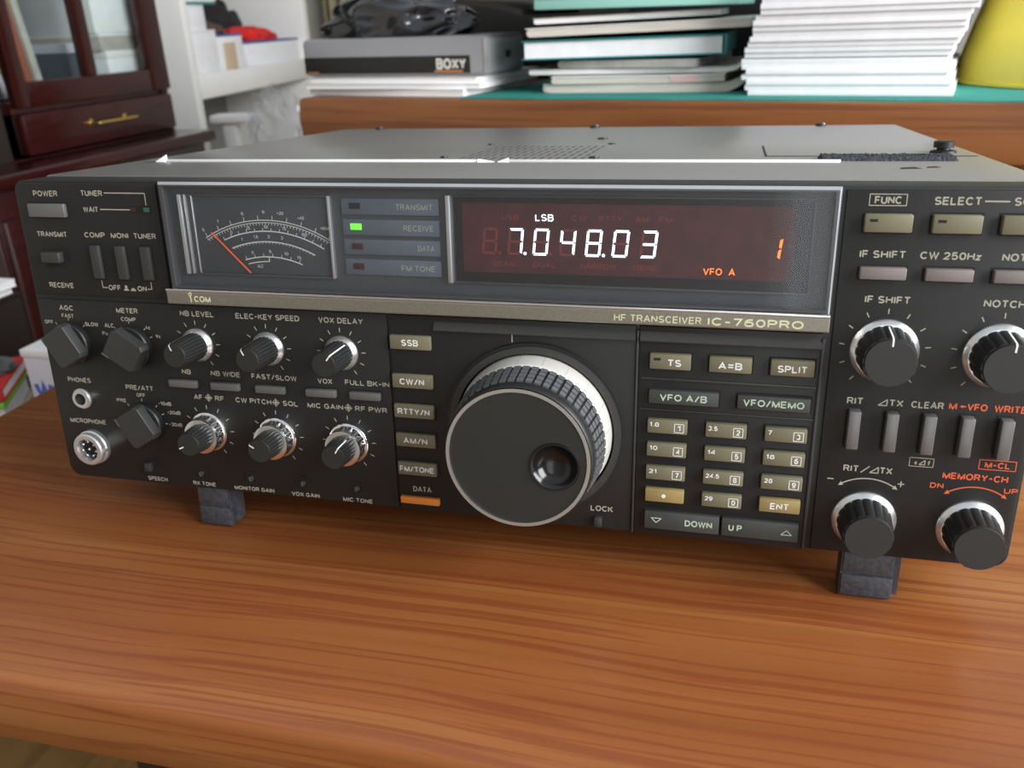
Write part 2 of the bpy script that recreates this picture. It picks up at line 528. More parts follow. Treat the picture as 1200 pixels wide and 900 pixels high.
    def build(self, name, parent=None, smooth=35, origin=None, label=None):
        me = bpy.data.meshes.new(name)
        ox, oy, oz = origin or (0, 0, 0)
        me.from_pydata([((p[0] - ox) * MM, (p[1] - oy) * MM, (p[2] - oz) * MM) for p in self.v], [], self.f)
        for k in self.mats:
            me.materials.append(M[k])
        me.polygons.foreach_set('material_index', self.m)
        me.polygons.foreach_set('use_smooth', [True] * len(self.f))
        me.update()
        me.set_sharp_from_angle(angle=R(smooth))
        o = bpy.data.objects.new(name, me)
        COL.objects.link(o)
        o.location = (ox * MM, oy * MM, oz * MM)
        if parent:
            o.parent = parent
        if label:
            o['label'] = label
        return o


def tag(o, label, cat, group=None):
    o['label'], o['category'] = label, cat
    if group:
        o['group'] = group
    return o


def thing(name, loc, rz, label, cat, group=None):
    o = bpy.data.objects.new(name, None)
    COL.objects.link(o)
    o.empty_display_size = 0.02
    o.location = Vector(loc) * MM
    o.rotation_euler = (0, 0, rz)
    return tag(o, label, cat, group)


def struct(b, name):
    o = b.build(name)
    o['kind'] = 'structure'
    return o


# ------------------------------------------------------------------ the room
TABLE_Z = -20.0
FLOOR_Z = -765.0
b = MB(); b.box(-1260, 2060, -1600, 2560, FLOOR_Z - 40, FLOOR_Z, 'floor'); struct(b, 'floor')
b = MB(); b.box(-1260, -1160, -1600, 2460, FLOOR_Z, 1650, 'wall'); struct(b, 'wall_left')
b = MB()
b.box(-1260, 400, -1700, -1600, FLOOR_Z, 1650, 'wall')
b.box(1200, 2060, -1700, -1600, FLOOR_Z, 1650, 'wall')
b.box(400, 1200, -1700, -1600, 1220, 1650, 'wall')
struct(b, 'wall_front')
b = MB()
for (x0, x1, z0, z1) in ((400, 440, FLOOR_Z, 1220), (1160, 1200, FLOOR_Z, 1220), (440, 1160, 1180, 1220), (440, 1160, FLOOR_Z, FLOOR_Z + 120)):
    b.box(x0, x1, -1670, -1610, z0, z1, 'shelfwhite', 4)
struct(b, 'added_door_frame')  # unseen door frame, added to go with the fill lamp
b = MB(); b.box(-1260, 2060, 2460, 2560, FLOOR_Z, 1650, 'wall'); struct(b, 'wall_back')
b = MB()
b.box(1960, 2060, -1600, -1160, FLOOR_Z, 1650, 'wall')
b.box(1960, 2060, 460, 2460, FLOOR_Z, 1650, 'wall')
b.box(1960, 2060, -1160, 460, FLOOR_Z, 20, 'wall')
b.box(1960, 2060, -1160, 460, 1420, 1650, 'wall')
struct(b, 'wall_right')
b = MB()
for (y0, y1, z0, z1) in ((-1160, 460, 20, 75), (-1160, 460, 1365, 1420), (-1160, -1105, 75, 1365), (405, 460, 75, 1365), (-375, -325, 75, 1365)):
    b.box(1985, 2035, y0, y1, z0, z1, 'shelfwhite', 4)
struct(b, 'window_1')

# ------------------------------------------------------------------ the table
t = thing('table', (330, 170, FLOOR_Z), 0, 'cherry-coloured wooden table with rounded front edge, carrying the radio', 'table')


def rounded_rect(x0, x1, y0, y1, r_, n=10):
    pts = []
    for (cx, cy, a0) in ((x1 - r_, y1 - r_, 0), (x0 + r_, y1 - r_, 90), (x0 + r_, y0 + r_, 180), (x1 - r_, y0 + r_, 270)):
        for i in range(n + 1):
            a = R(a0 + 90 * i / n)
            pts.append((cx + r_ * math.cos(a), cy + r_ * math.sin(a)))
    return pts


b = MB()
rings = []
for (ins, z) in ((7, -53), (2.2, -51.5), (0, -49), (0, -25.4), (0.5, -23.2), (1.6, -21.4), (3.2, -20.4), (5.4, TABLE_Z)):
    rings.append([(x - 330, y - 170, z - FLOOR_Z) for x, y in rounded_rect(-138 + ins, 800 - ins, -112.5 + ins, 440 - ins, 55)])
b.loft(rings, 'table')
b.build('tabletop', t, 50)
for sx in (-210, 395):
    for sy in (80, 200):
        b = MB()
        b.box(sx - 28, sx + 28, sy - 28, sy + 28, 0, -53 - FLOOR_Z, 'table', 4)
        b.build('leg', t)
b = MB()
b.box(-195, 380, 71, 89, 640, -53 - FLOOR_Z, 'table', 2)
b.box(-195, 380, 172, 190, 640, -53 - FLOOR_Z, 'table', 2)
b.build('apron', t)

# ------------------------------------------------------------------ the transceiver
RADIO = thing('radio_transceiver', (0, 0, 0), 0,
              'black shortwave radio transceiver with lit frequency display, knobs and keypad, standing on the wooden table', 'radio')
RADIO.rotation_euler = (R(-4.5), 0, 0)


def part(b, name, parent=None, smooth=35, label=None):
    return b.build(name, parent or RADIO, smooth, None, label)


# --- chassis and cover (the lid rises very slightly towards the back)
def lid(y):
    return 145.7 + 0.0153 * y


b = MB()
b.box(3, 421, 19.2, 352, 10.5, 140.0, 'cover', 1.0)
secs = []
for y, dz in ((19.4, -0.5), (20.2, 0.0), (353.5, 0.0), (355, -1.0)):
    zt = lid(y) + dz
    secs.append([(1.2, y, 118), (1.2, y, zt - 1.6), (1.7, y, zt - 0.5), (2.8, y, zt), (421.2, y, zt), (422.3, y, zt - 0.5), (422.8, y, zt - 1.6), (422.8, y, 118)])
b.loft(secs, 'cover')


def flat(x0, x1, y0, y1, k, e=0.05):
    b.add([(x0, y0, lid(y0) + e), (x1, y0, lid(y0) + e), (x1, y1, lid(y1) + e), (x0, y1, lid(y1) + e)], [(0, 1, 2, 3)], k)


# five rows of ventilation slots
for r_ in range(5):
    for c in range(16):
        flat(178.5 + c * 4.1, 179.7 + c * 4.1, 97 + r_ * 17, 108.5 + r_ * 17, 'charcoal')
# outline of the service hatch
flat(326.4, 327.6, 110, 172, 'void')
flat(326.4, 419, 110, 114, 'void')
# scuffs in the paint
for (x, y, w, d) in ((377, 55, 9, 9), (388, 60, 6, 7), (11, 77, 6, 8)):
    b.add([(px, py, lid(py) + 0.05) for px, py in ((x, y), (x + w, y + d * 0.25), (x + w * 0.8, y + d), (x + w * 0.2, y + d * 0.7))], [(0, 1, 2, 3)], 'void')
cover = part(b, 'top_cover')
for (x, y, r_, h) in ((35, 347, 3.6, 2.2), (209, 347, 3.6, 2.2), (371, 347, 3.6, 2.2), (168.5, 105, 2.0, 0.9), (232, 230, 3.4, 1.0), (243, 190, 2.4, 0.7), (246, 103, 2.6, 1.0), (171, 188, 2.2, 0.7)):
    b = MB()
    z0 = lid(y)
    b.lathe_z(x, y, [(z0 - 0.4, r_), (z0 + h * 0.45, r_), (z0 + h * 0.85, r_ * 0.75), (z0 + h, r_ * 0.35)], 'black', 20)
    b.box(x + r_ * 0.2, x + r_ * 0.75, y - r_ * 0.7, y + 0.4, z0 + h * 0.5, z0 + h * 0.9, 'chrome', 0.1)
    part(b, 'screw', cover)
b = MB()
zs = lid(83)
b.box(19, 196, 82, 83.4, zs - 0.2, zs + 1.2, 'highlight_white', 0.3)  # bead shaped and coloured as the lid's bright reflected line
b.box(207, 357.5, 82, 83.4, zs - 0.2, zs + 1.2, 'highlight_white', 0.3)
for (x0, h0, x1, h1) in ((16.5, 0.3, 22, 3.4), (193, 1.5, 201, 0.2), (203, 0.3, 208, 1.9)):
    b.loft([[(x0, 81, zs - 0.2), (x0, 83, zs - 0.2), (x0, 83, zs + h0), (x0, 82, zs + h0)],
            [(x1, 81, zs - 0.2), (x1, 84, zs - 0.2), (x1, 84, zs + h1), (x1, 83, zs + h1)]], 'highlight_white')
part(b, 'highlight_bead', label='chipped white bead standing in for the bright reflected line across the cover front')
bm = bmesh.new()
bmesh.ops.create_grid(bm, x_segments=120, y_segments=26, size=0.5)
for v in bm.verts:
    x, y = 349.5 + (v.co.x + 0.5) * 56.5, 88 + (v.co.y + 0.5) * 16
    e = min(1, min(0.5 - abs(v.co.x), (0.5 - abs(v.co.y)) * 0.27) * 60)
    v.co = Vector((x, y, lid(y) - 0.05 + e * (1.6 + 0.8 * noise.noise(Vector((x * 1.7, y * 1.7, 0))) + 0.5 * random.random())))
b = MB(); b.from_bm(bm, 'fuzz')
part(b, 'hook_tape', label='fuzzy black strip of hook tape')
b = MB()
z0 = lid(130)
b.lathe_z(408, 130, [(z0 - .2, 5.8), (z0 + 0.8, 5.8), (z0 + 1.2, 5.0), (z0 + 1.4, 3.0), (z0 + 2.2, 3.0), (z0 + 2.4, 4.4), (z0 + 5.0, 4.6), (z0 + 5.5, 3.8)], 'black', 32)
b.box(405.5, 410.5, 129.5, 130.5, z0 + 5.2, z0 + 5.7, 'rubber')
part(b, 'thumbscrew', label='black thumbscrew')

# --- front panel with its printed legends
b = MB()
out = []
for (cx, cz, r_, a0) in ((419, 140.5, 5, 0), (5, 140.5, 5, 90), (6, 7.2, 6, 180), (418, 7.2, 6, 270)):
    for i in range(7):
        a = R(a0 + 15 * i)
        out.append((cx + r_ * math.cos(a), cz + r_ * math.sin(a)))
b.prism(out, 1.0, 19, 'panel', 0.8)
L0, L1 = 0.0, 6.0


def plate(pts, y=0.0, k='panel', bev=0.6):
    b.prism(pts, y, 3, k, bev)


plate([(2, 94), (73.2, 94), (73.2, 144.4), (3, 144.4), (1.2, 142), (1.2, 94)])
plate([(1.2, 91.8), (175.0, 91.8), (175.0, 1.8), (7, 1.8), (3, 4), (1.2, 8)])
plate([(176, 91.8), (279.4, 91.8), (279.4, 1.4), (176, 1.4)])
plate([(280.6, 91.8), (348.6, 91.8), (348.6, 1.2), (280.6, 1.2)])
plate([(351.6, 144.4), (421, 144.4), (422.8, 142), (422.8, 7), (420, 2.6), (417, 1.8), (351.6, 1.8)])
# sloping lip above dial and keypad
for (x0, x1) in ((196, 279.2), (281, 348.4)):
    b.loft([[(x0, 1.0, 85.7), (x0, -1.5, 85.9), (x0, -1.6, 86.3), (x0, 1, 91.6)],
            [(x1, 1.0, 85.7), (x1, -1.5, 85.9), (x1, -1.6, 86.3), (x1, 1, 91.6)]], 'charcoal')
# keypad surround ribs
for (x0, x1, z0, z1) in ((279.5, 280.5, 1.5, 90), (348.2, 349.4, 1.5, 90), (281.5, 348, 70.0, 71.0), (281.5, 348, 57.2, 57.8)):
    b.box(x0, x1, -0.7, 1, z0, z1, 'charcoal', 0.3)
Y = 0.0
T = b.text
LG, RD = 'legend', 'legend_red'
# upper left block
T('POWER', 17.1, 139.9, 12.7, 2.5, Y, LG)
T('TUNER', 41.0, 140.2, 11.0, 2.5, Y, LG)
T('WAIT', 39.3, 133.2, 7.7, 2.4, Y, LG)
b.line([(47.5, 140.4), (67.6, 140.4), (67.6, 135.3)], 0.45, Y, LG)
b.line([(44.2, 133.3), (59.2, 133.3)], 0.45, Y, LG)
T('TRANSMIT', 16.6, 121.9, 15.9, 2.4, Y, LG)
T('RECEIVE', 16.6, 98.6, 13.0, 2.4, Y, LG)
T('COMP', 39.0, 122, 10.6, 2.4, Y, LG)
T('MONI', 51.8, 122, 8.9, 2.4, Y, LG)
T('TUNER', 64.5, 122, 11.2, 2.4, Y, LG)
T('OFF', 44.8, 98.4, 6.4, 2.4, Y, LG)
T('ON', 59.0, 98.4, 4.7, 2.4, Y, LG)
b.line([(38.6, 101.5), (38.6, 98.3), (41, 98.3)], 0.4, Y, LG)
b.line([(64, 101.5), (64, 98.3), (61.8, 98.3)], 0.4, Y, LG)
b.box(49.6, 52.0, Y - 0.06, Y, 97.2, 97.9, LG); b.box(50.2, 51.4, Y - 0.06, Y, 98.0, 99.6, LG)
b.box(53.0, 55.6, Y - 0.06, Y, 97.2, 97.9, LG); b.box(53.6, 55.0, Y - 0.06, Y, 98.0, 98.5, LG)
# lower left block
for (s, x, z, w, c) in (('AGC', 16.7, 87.9, 7.2, 2.4), ('FAST', 16.7, 84.1, 6.2, 1.9), ('OFF', 5.7, 80.8, 4.4, 1.8), ('SLOW', 28.9, 80.6, 6.8, 1.9),
                        ('METER', 49.1, 87.9, 10.6, 2.4), ('COMP', 49.1, 83.9, 7.4, 1.9), ('ALC', 38.3, 80.5, 4.6, 1.9), ('Po', 35.4, 76.6, 2.8, 1.8),
                        ('Ic', 58.9, 80.5, 2.3, 1.8), ('Vc', 63.4, 76.6, 2.5, 1.8), ('PRE/ATT', 48.9, 50.8, 14, 2.4), ('OFF', 49.0, 47.2, 4.4, 1.8),
                        ('PRE', 37.9, 43.9, 4.8, 1.8), ('-10dB', 61.2, 43.8, 6.6, 1.8), ('-20dB', 65.4, 39.6, 6.6, 1.8), ('-30dB', 65.4, 33.6, 6.6, 1.8),
                        ('PHONES', 16.3, 52.7, 12, 2.4), ('MICROPHONE', 16.9, 31.7, 19, 2.4), ('SPEECH', 50.7, 4.3, 10.2, 2.1),
                        ('RX TONE', 76.3, 4.1, 11.5, 2.1), ('MONITOR GAIN', 102.6, 3.9, 19.6, 2.1), ('VOX GAIN', 129.0, 3.6, 13.3, 2.1), ('MIC TONE', 155.1, 3.4, 13.8, 2.1),
                        ('NB LEVEL', 84.9, 88.0, 16, 2.5), ('ELEC-KEY SPEED', 119.5, 88.0, 29, 2.5), ('VOX DELAY', 154.0, 88.0, 19.4, 2.5),
                        ('NB', 75.3, 60.4, 4.4, 2.4), ('NB WIDE', 95.3, 60.5, 14, 2.4), ('FAST/SLOW', 119.5, 60.4, 21, 2.4), ('VOX', 144.2, 60.2, 6.6, 2.4),
                        ('FULL BK-IN', 164.0, 60.4, 19.5, 2.4), ('AF', 79.6, 48.4, 4.2, 2.4), ('RF', 90.6, 48.4, 4.4, 2.4), ('CW PITCH', 107.8, 48.4, 17, 2.4),
                        ('SQL', 126.2, 48.4, 7.2, 2.4), ('MIC GAIN', 143.2, 48.4, 16.2, 2.4), ('RF PWR', 165.0, 48.4, 14.2, 2.4)):
    T(s, x, z, w * 1.06, c, Y, LG)
for x in (84.9, 119.0, 154.2):
    b.lathe(x, 48.4, [(-0.06, 0.75), (0.02, 0.75)], LG, 16)
    b.ticks(x, 48.4, 0.9, 1.9, (0, 90, 180, 270), 0.4, Y, LG)
    b.ring(x, 48.4, 1.15, 1.4, -0.06, 0.02, LG, 24)
for (cx, cz, angs) in ((16.7, 71, (128, 90, 48)), (49.1, 71, (155, 133, 90, 48, 25)), (49.0, 33.3, (132, 90, 50, 26, 2))):
    b.ticks(cx, cz, 10.9, 12.2, angs, 0.35, Y, LG)
for (x, z, r0, r1) in ((83.3, 73.6, 9.4, 11.2), (118.2, 73.6, 9.4, 11.2), (153.2, 73.6, 9.4, 11.2), (83.1, 31.8, 11.0, 12.8), (118.3, 31.8, 11.0, 12.8), (153.3, 31.8, 11.0, 12.8)):
    b.ticks(x, z, r0, r1, [90 + 29 * i for i in range(-5, 6)], 0.4, Y, LG)
b.lathe(230, 86.5, [(-0.06, .1), (0, .1)], LG, 8)
# centre block
T('DATA', 186.7, 12.0, 8.6, 2.6, Y, LG)
T('LOCK', 267.0, 11.0, 9.6, 2.6, Y, LG)
b.line([(229.2, 82.4), (229.2, 86.0)], 0.5, Y - 0.1, LG)
# right block
T('FUNC', 365.3, 140.9, 8.9, 2.7, Y, LG)
b.line([(359.2, 139.0), (371.3, 139.0), (371.3, 142.9), (359.2, 142.9), (359.2, 139.0)], 0.3, Y, LG)
T('SELECT', 387.6, 140.8, 15, 2.8, Y, LG)
b.line([(396.0, 140.8), (403.6, 140.8)], 0.5, Y, LG)
T('SCAN', 410.4, 140.8, 10.8, 2.8, Y, LG)
for (s, x, z, w) in (('IF SHIFT', 365.6, 121.9, 15.4), ('CW 250Hz', 387.7, 121.9, 19.6), ('NOTCH', 410.6, 121.9, 13), ('IF SHIFT', 369.1, 105.5, 15.4),
                     ('NOTCH', 407.4, 105.5, 13.4), ('RIT', 362.2, 66.3, 5.8), ('TX', 376.6, 66.3, 5.0), ('CLEAR', 387.4, 66.3, 11.2)):
    T(s, x, z, w, 2.7, Y, LG)
b.line([(370.4, 65.1), (373.4, 65.1), (373.4, 67.5), (370.4, 65.1)], 0.4, Y, LG)
T('M', 396.0, 66.6, 2.7, 2.7, Y, RD)
b.add([(398.2, -0.06, 66.6), (399.4, -0.06, 66.0), (399.4, -0.06, 67.2)], [(0, 1, 2)], RD)
b.line([(399.2, 66.6), (400.3, 66.6)], 0.5, Y, RD)
T('VFO', 404.2, 66.6, 6.8, 2.7, Y, RD)
T('WRITE', 415.2, 66.6, 10.8, 2.7, Y, RD)
b.line([(384.0, 41.5), (392.4, 41.5), (392.4, 45.0), (384.0, 45.0), (384.0, 41.5)], 0.25, Y, LG)
T('*', 386.2, 42.9, 1.2, 2.6, Y, LG)
b.line([(387.4, 42.3), (389.4, 42.3), (389.4, 44.2), (387.4, 42.3)], 0.35, Y, LG)
T('f', 390.8, 43.2, 1.1, 2.0, Y, LG)
b.line([(408.0, 42.4), (420.4, 42.4), (420.4, 46.2), (408.0, 46.2), (408.0, 42.4)], 0.3, Y, RD)
T('M-CL', 414.2, 44.3, 8.6, 2.4, Y, RD)
T('RIT', 363.6, 38.6, 5.6, 2.7, Y, LG)
b.line([(367.2, 37.2), (370.2, 40.0)], 0.4, Y, LG)
b.line([(370.4, 37.4), (373.4, 37.4), (373.4, 39.8), (370.4, 37.4)], 0.4, Y, LG)
T('TX', 376.2, 38.6, 4.6, 2.7, Y, LG)
T('MEMORY-CH', 407.4, 38.8, 22.4, 2.7, Y, RD)
T('DN', 394.7, 34.3, 4.7, 2.2, Y, RD)
T('UP', 420.2, 34.3, 4.7, 2.2, Y, RD)
b.line([(355.4, 33.6), (357.6, 33.6)], 0.45, Y, LG)
b.line([(381.0, 33.6), (383.2, 33.6)], 0.45, Y, LG); b.line([(382.1, 32.5), (382.1, 34.7)], 0.45, Y, LG)
for (cx, k) in ((370.3, LG), (408.4, RD)):
    cz = 17.2
    b.arc(cx, cz, 17.6, 56, 124, 0.5, Y, k)
    for a, sgn in ((52, -1), (128, 1)):
        tip = (cx + 17.6 * math.cos(R(a)), cz + 17.6 * math.sin(R(a)))
        base = [(cx + q * math.cos(R(a + sgn * -6)), cz + q * math.sin(R(a + sgn * -6))) for q in (16.7, 18.5)]
        b.add([(p[0], -0.06, p[1]) for p in (tip, base[0], base[1])], [(0, 1, 2)] if sgn > 0 else [(0, 2, 1)], k)
for x in (370.0, 408.2):
    b.ticks(x, 86.4, 14.0, 15.8, [90 + 27.5 * i for i in range(-5, 6)], 0.4, Y, LG)
part(b, 'front_panel')


# --- push buttons (sizes were measured on the button faces, which stand h proud of the panel)
def face(x, z, h):
    k = 1 - h / 326.6
    return 312 + (x - 312) * k, 180 + (z - 180) * k


def push(name, x0, x1, z0, z1, h, k, texts=(), bev=0.5, led=False, hole_k=None):
    q = MB()
    x0, z0 = face(x0, z0, h)
    x1, z1 = face(x1, z1, h)
    q.button(x0, x1, z0, z1, h, k, bev)
    for (s, x, z, w, c, kk) in texts:
        x, z = face(x, z, h)
        q.text(s, x, z, w, c, -h, kk)
    if led:
        q.box(x0 + 1.6, x0 + 4.2, -h - 0.07, -h + 0.1, z1 - 2.6, z1 - 1.6, 'void')
    return q


part(push('', 6.0, 25.0, 129.3, 135.3, 2.2, 'grey'), 'power_button')
for x in (36.9, 49.9, 62.7):
    part(push('', x - 2.4, x + 2.4, 102.0, 117.2, 2.0, 'charcoal', bev=0.7), 'push_button')
for x in (71.9, 93.7, 116.4, 141.2, 162.2):
    part(push('', x - 7.2, x + 7.2, 52.2, 55.8, 2.2, 'grey', bev=0.6), 'push_button')
for (s, z, w) in (('SSB', 79.7, 7.5), ('CW/N', 62.4, 11), ('RTTY/N', 48.7, 14.5), ('AM/N', 35.1, 11), ('FM/TONE', 21.5, 16)):
    part(push('', 175.7, 193.8, z - 3.1, z + 3.1, 1.8, 'olive', [(s, 184.7, z, w, 2.7, 'white')]), 'mode_button')
part(push('', 175.9, 194.2, 4.2, 7.6, 1.8, 'orange'), 'data_button', label='orange push button')
for (s, x, w) in (('TS', 294.5, 5.3), ('A=B', 315.8, 8.9), ('SPLIT', 338.7, 10.8)):
    part(push('', x - 8 if s != 'TS' else 284.9, x + 8 if s != 'TS' else 300.8, 74.3, 80.6, 2.4, 'olive', [(s, x, 77.2, w, 2.8, 'white')], led=(s == 'TS')), 'keypad_button')
part(push('', 285.0, 312.2, 59.8, 65.6, 2.2, 'slate', [('VFO A/B', 298.6, 62.8, 18.3, 2.8, 'legend_green')]), 'keypad_button')
part(push('', 319.3, 346.5, 59.8, 65.6, 2.2, 'slate', [('VFO/MEMO', 332.9, 62.8, 22.6, 2.8, 'legend_green')]), 'keypad_button')
keys = [('1.8', '1'), ('3.5', '2'), ('7', '3'), ('10', '4'), ('14', '5'), ('18', '6'), ('21', '7'), ('24.5', '8'), ('28', '9'), (None, '.'), ('29', '0'), (None, 'ENT')]
for i, (fq, dg) in enumerate(keys):
    r_, c = divmod(i, 3)
    x0 = (284.9, 307.9, 330.6)[c]
    z0 = (47.1, 36.9, 26.5, 16.4)[r_]
    x1, z1, zc = x0 + 15.8, z0 + 5.9, z0 + 2.95
    if fq:
        q = push('', x0, x1, z0, z1, 2.4, 'olive', [(dg, x1 - 3.2, zc - 0.2, 1.5, 2.3, 'white'), (fq, x0 + 0.9 + 0.95 * len(fq.replace('.', '')), zc + 0.9, 1.55 * len(fq.replace('.', '')) + (0.6 if '.' in fq else 0), 1.9, 'white')])
        q.line([face(x, z, 2.4) for x, z in ((x1 - 5.0, zc - 2.0), (x1 - 1.4, zc - 2.0), (x1 - 1.4, zc + 1.6), (x1 - 5.0, zc + 1.6), (x1 - 5.0, zc - 2.0))], 0.28, -2.4, 'white')
    elif dg == '.':
        q = push('', x0, x1, z0, z1, 2.4, 'gold')
        q.lathe(*face(x0 + 7.6, zc, 2.4), [(-2.46, 0.85), (-2.3, 0.85)], 'white', 20)
    else:
        q = push('', x0, x1, z0, z1, 2.4, 'gold', [('ENT', x0 + 7.9, zc, 7.2, 2.8, 'white')])
    part(q, 'keypad_button', label=None if fq else 'gold coloured key')
q = push('', 284.9, 315.5, 3.8, 11.9, 2.2, 'slate', [('DOWN', 307.2, 7.9, 11, 2.8, 'legend_green')])
q.line([face(x, z, 2.2) for x, z in ((287.8, 9.0), (292.0, 9.0), (289.9, 6.9), (287.8, 9.0))], 0.35, -2.2, 'legend_green')
part(q, 'keypad_button')
q = push('', 316.5, 346.7, 3.8, 11.9, 2.2, 'slate', [('U P', 322.0, 7.9, 5.3, 2.8, 'legend_green')])
q.line([face(x, z, 2.2) for x, z in ((340.0, 6.9), (344.2, 6.9), (342.1, 9.0), (340.0, 6.9))], 0.35, -2.2, 'legend_green')
part(q, 'keypad_button')
for x, led in ((366.4, True), (388.6, True), (410.6, False)):
    part(push('', x - 7.9, x + 7.9, 129.5, 135.9, 3.0, 'olive', led=led), 'function_button')
for x in (366.6, 388.4, 410.5):
    part(push('', x - 7.8, x + 7.8, 112.6, 117.0, 3.0, 'mauve'), 'function_button')
for x in (362.9, 376.3, 389.4, 402.4, 415.6):
    part(push('', x - 2.2, x + 2.2, 46.2, 61.8, 4.0, 'grey', bev=0.5), 'push_button')

# --- slide and rocker switches, jacks, trimmers
b = MB()
b.box(10, 22, -0.12, 0.5, 106.5, 115.2, 'void')
b.box(11.2, 20.8, -3.6, 0.3, 109.2, 114.2, 'charcoal', 0.8)
part(b, 'rocker_switch')
b = MB()
b.box(44.8, 51.8, -0.12, 0.5, 8.2, 13.6, 'void')
b.box(46, 49.4, -2.6, 0.3, 8.8, 13, 'charcoal', 0.5)
part(b, 'slide_switch')
b = MB()
b.box(262.2, 271.6, -0.12, 0.5, 2.6, 8.2, 'void')
b.box(264.0, 267.2, -2.4, 0.3, 3.2, 7.6, 'charcoal', 0.5)
part(b, 'slide_switch')
b = MB()
b.box(59.8, 69.6, -0.12, 0.5, 131.8, 135.0, 'void')
b.box(59.9, 62.4, -0.5, 0.3, 132.4, 134.4, 'led_off', 0.2)
b.box(66.2, 69.0, -0.5, 0.3, 132.4, 134.4, 'led_teal', 0.2)
part(b, 'tuner_lamp')
for x in (75.8, 102.0, 128.7, 155.4):
    b = MB()
    b.ring(x, 9.7, 2.3, 3.0, -0.5, 0.4, 'black', 28)
    b.lathe(x, 9.7, [(-0.08, 2.4), (0.2, 2.4)], 'void', 28)
    b.lathe(x, 9.7, [(-1.6, 1.0), (-1.4, 1.4), (0.1, 1.5)], 'charcoal', 20)
    b.box(x - 0.25, x + 0.25, -1.75, -1.5, 8.6, 10.4, 'grey')
    part(b, 'trimmer')
b = MB()
b.ring(16.3, 43.4, 2.9, 4.3, -1.8, 0.4, 'chrome', 40)
b.ring(16.3, 43.4, 4.1, 5.0, -0.7, 0.4, 'silver', 40)
b.lathe(16.3, 43.4, [(-0.15, 3.0), (0.2, 3.0)], 'void', 32)
part(b, 'headphone_jack')
b = MB()
b.lathe(18.2, 18.8, [(0.3, 8.6), (-2.0, 8.6), (-2.6, 8.0), (-5.0, 8.0), (-5.6, 7.4), (-5.6, 5.6), (-1.5, 5.4)], 'silver', 48, caps=False)
b.lathe(18.2, 18.8, [(-1.6, 5.6), (0, 5.6)], 'void', 32)
b.box(24.6, 26.8, -5.0, 0, 17.6, 19.4, 'silver', 0.3)
b.box(17.3, 19.1, -5.2, -1.5, 23.4, 25.0, 'silver', 0.3)
mic = part(b, 'microphone_socket')
for i in range(8):
    b = MB()
    a = R(90 + 51.4 * i)
    px, pz = (18.2 + 3.7 * math.cos(a), 18.8 + 3.7 * math.sin(a)) if i < 7 else (18.2, 18.8)
    b.lathe(px, pz, [(-1.5, 0.65), (-4.2, 0.65), (-4.6, 0.4)], 'chrome', 14)
    part(b, 'pin', mic)

# --- knobs


def wing_knob(cx, cz, ang):
    q = MB()
    q.lathe(cx, cz, [(0.2, 10.0), (-2.6, 10.0), (-3.2, 9.5)], 'black', 56)
    k = part(q, 'selector_knob')
    q = MB()
    ca, sa = math.cos(R(ang)), math.sin(R(ang))

    def P(u, v, y):
        return (cx + u * ca - v * sa, y, cz + u * sa + v * ca)
    rings = []
    for y, s in ((-2.8, 1.0), (-7.4, 0.965), (-7.9, 0.93)):
        u1, v1, c1 = 8.9 * s, 7.5 * s, 1.6
        rings.append([P(u, v, y) for u, v in ((-u1 + c1, -v1), (u1 - c1, -v1), (u1, -v1 + c1), (u1, v1 - c1), (u1 - c1, v1), (-u1 + c1, v1), (-u1, v1 - c1), (-u1, -v1 + c1))])
    q.loft(rings, 'wing')
    q.loft([[P(u, v, y) for u, v in ((4.6, 6.6), (8.5, 6.6), (8.5, 7.15), (4.6, 7.15))] for y in (-7.0, -7.98)], 'grey')
    part(q, 'grip', k)
    return k


wing_knob(16.7, 71.0, 121)
wing_knob(49.1, 70.8, 148)
wing_knob(49.0, 33.3, 121)


def small_knob(cx, cz, ang, rim=7.7, body=((-1.6, 6.3), (-16.8, 5.5), (-17.9, 5.0)), y0=0.0, name='control_knob', parent=None, rimk=True, fl=20, lw=0.55, pointer=True):
    q = MB()
    yb = body[-1][0]
    q.lathe(cx, cz, [(body[0][0], body[0][1]), (body[1][0], body[1][1])], 'knob', flute=fl, depth=0.45)
    q.lathe(cx, cz, [(body[1][0] + 0.1, body[1][1] - 0.5), (body[1][0], body[1][1] - 0.35), (yb, body[2][1])], 'knobface', 48)
    k = part(q, name, parent)
    if rimk:
        q = MB()
        q.lathe(cx, cz, [(0.2, rim), (-0.7, rim), (-1.0, rim - 0.2), (-2.4, body[0][1] + 0.1), (-2.5, body[0][1] - 0.6)], 'rimmetal', 64, caps=False)
        part(q, 'rim', k)
    if not pointer:
        return k
    q = MB()
    c, s = math.cos(R(ang)), math.sin(R(ang))
    r0, r1 = body[2][1], body[1][1]
    q.line([(cx + c * (r0 - 2.4), cz + s * (r0 - 2.4)), (cx + c * r0, cz + s * r0)], lw, yb, 'white')
    # pointer line running down the side of the knob
    n = Vector((-s, c)) * (lw / 2)
    yA, rA = body[1][0], body[1][1] + 0.06
    yB, rB = body[0][0] - 2.5, body[0][1] + 0.0
    va = [(cx + c * r0 + n.x, yb, cz + s * r0 + n.y), (cx + c * r0 - n.x, yb, cz + s * r0 - n.y),
          (cx + c * rA - n.x, yA, cz + s * rA - n.y), (cx + c * rA + n.x, yA, cz + s * rA + n.y)]
    vb = [va[3], va[2], (cx + c * rB - n.x, yB, cz + s * rB - n.y), (cx + c * rB + n.x, yB, cz + s * rB + n.y)]
    q.add(va, [(0, 1, 2, 3)], 'white')
    q.add(vb, [(0, 1, 2, 3)], 'white')
    part(q, 'pointer_line', k)
    return k


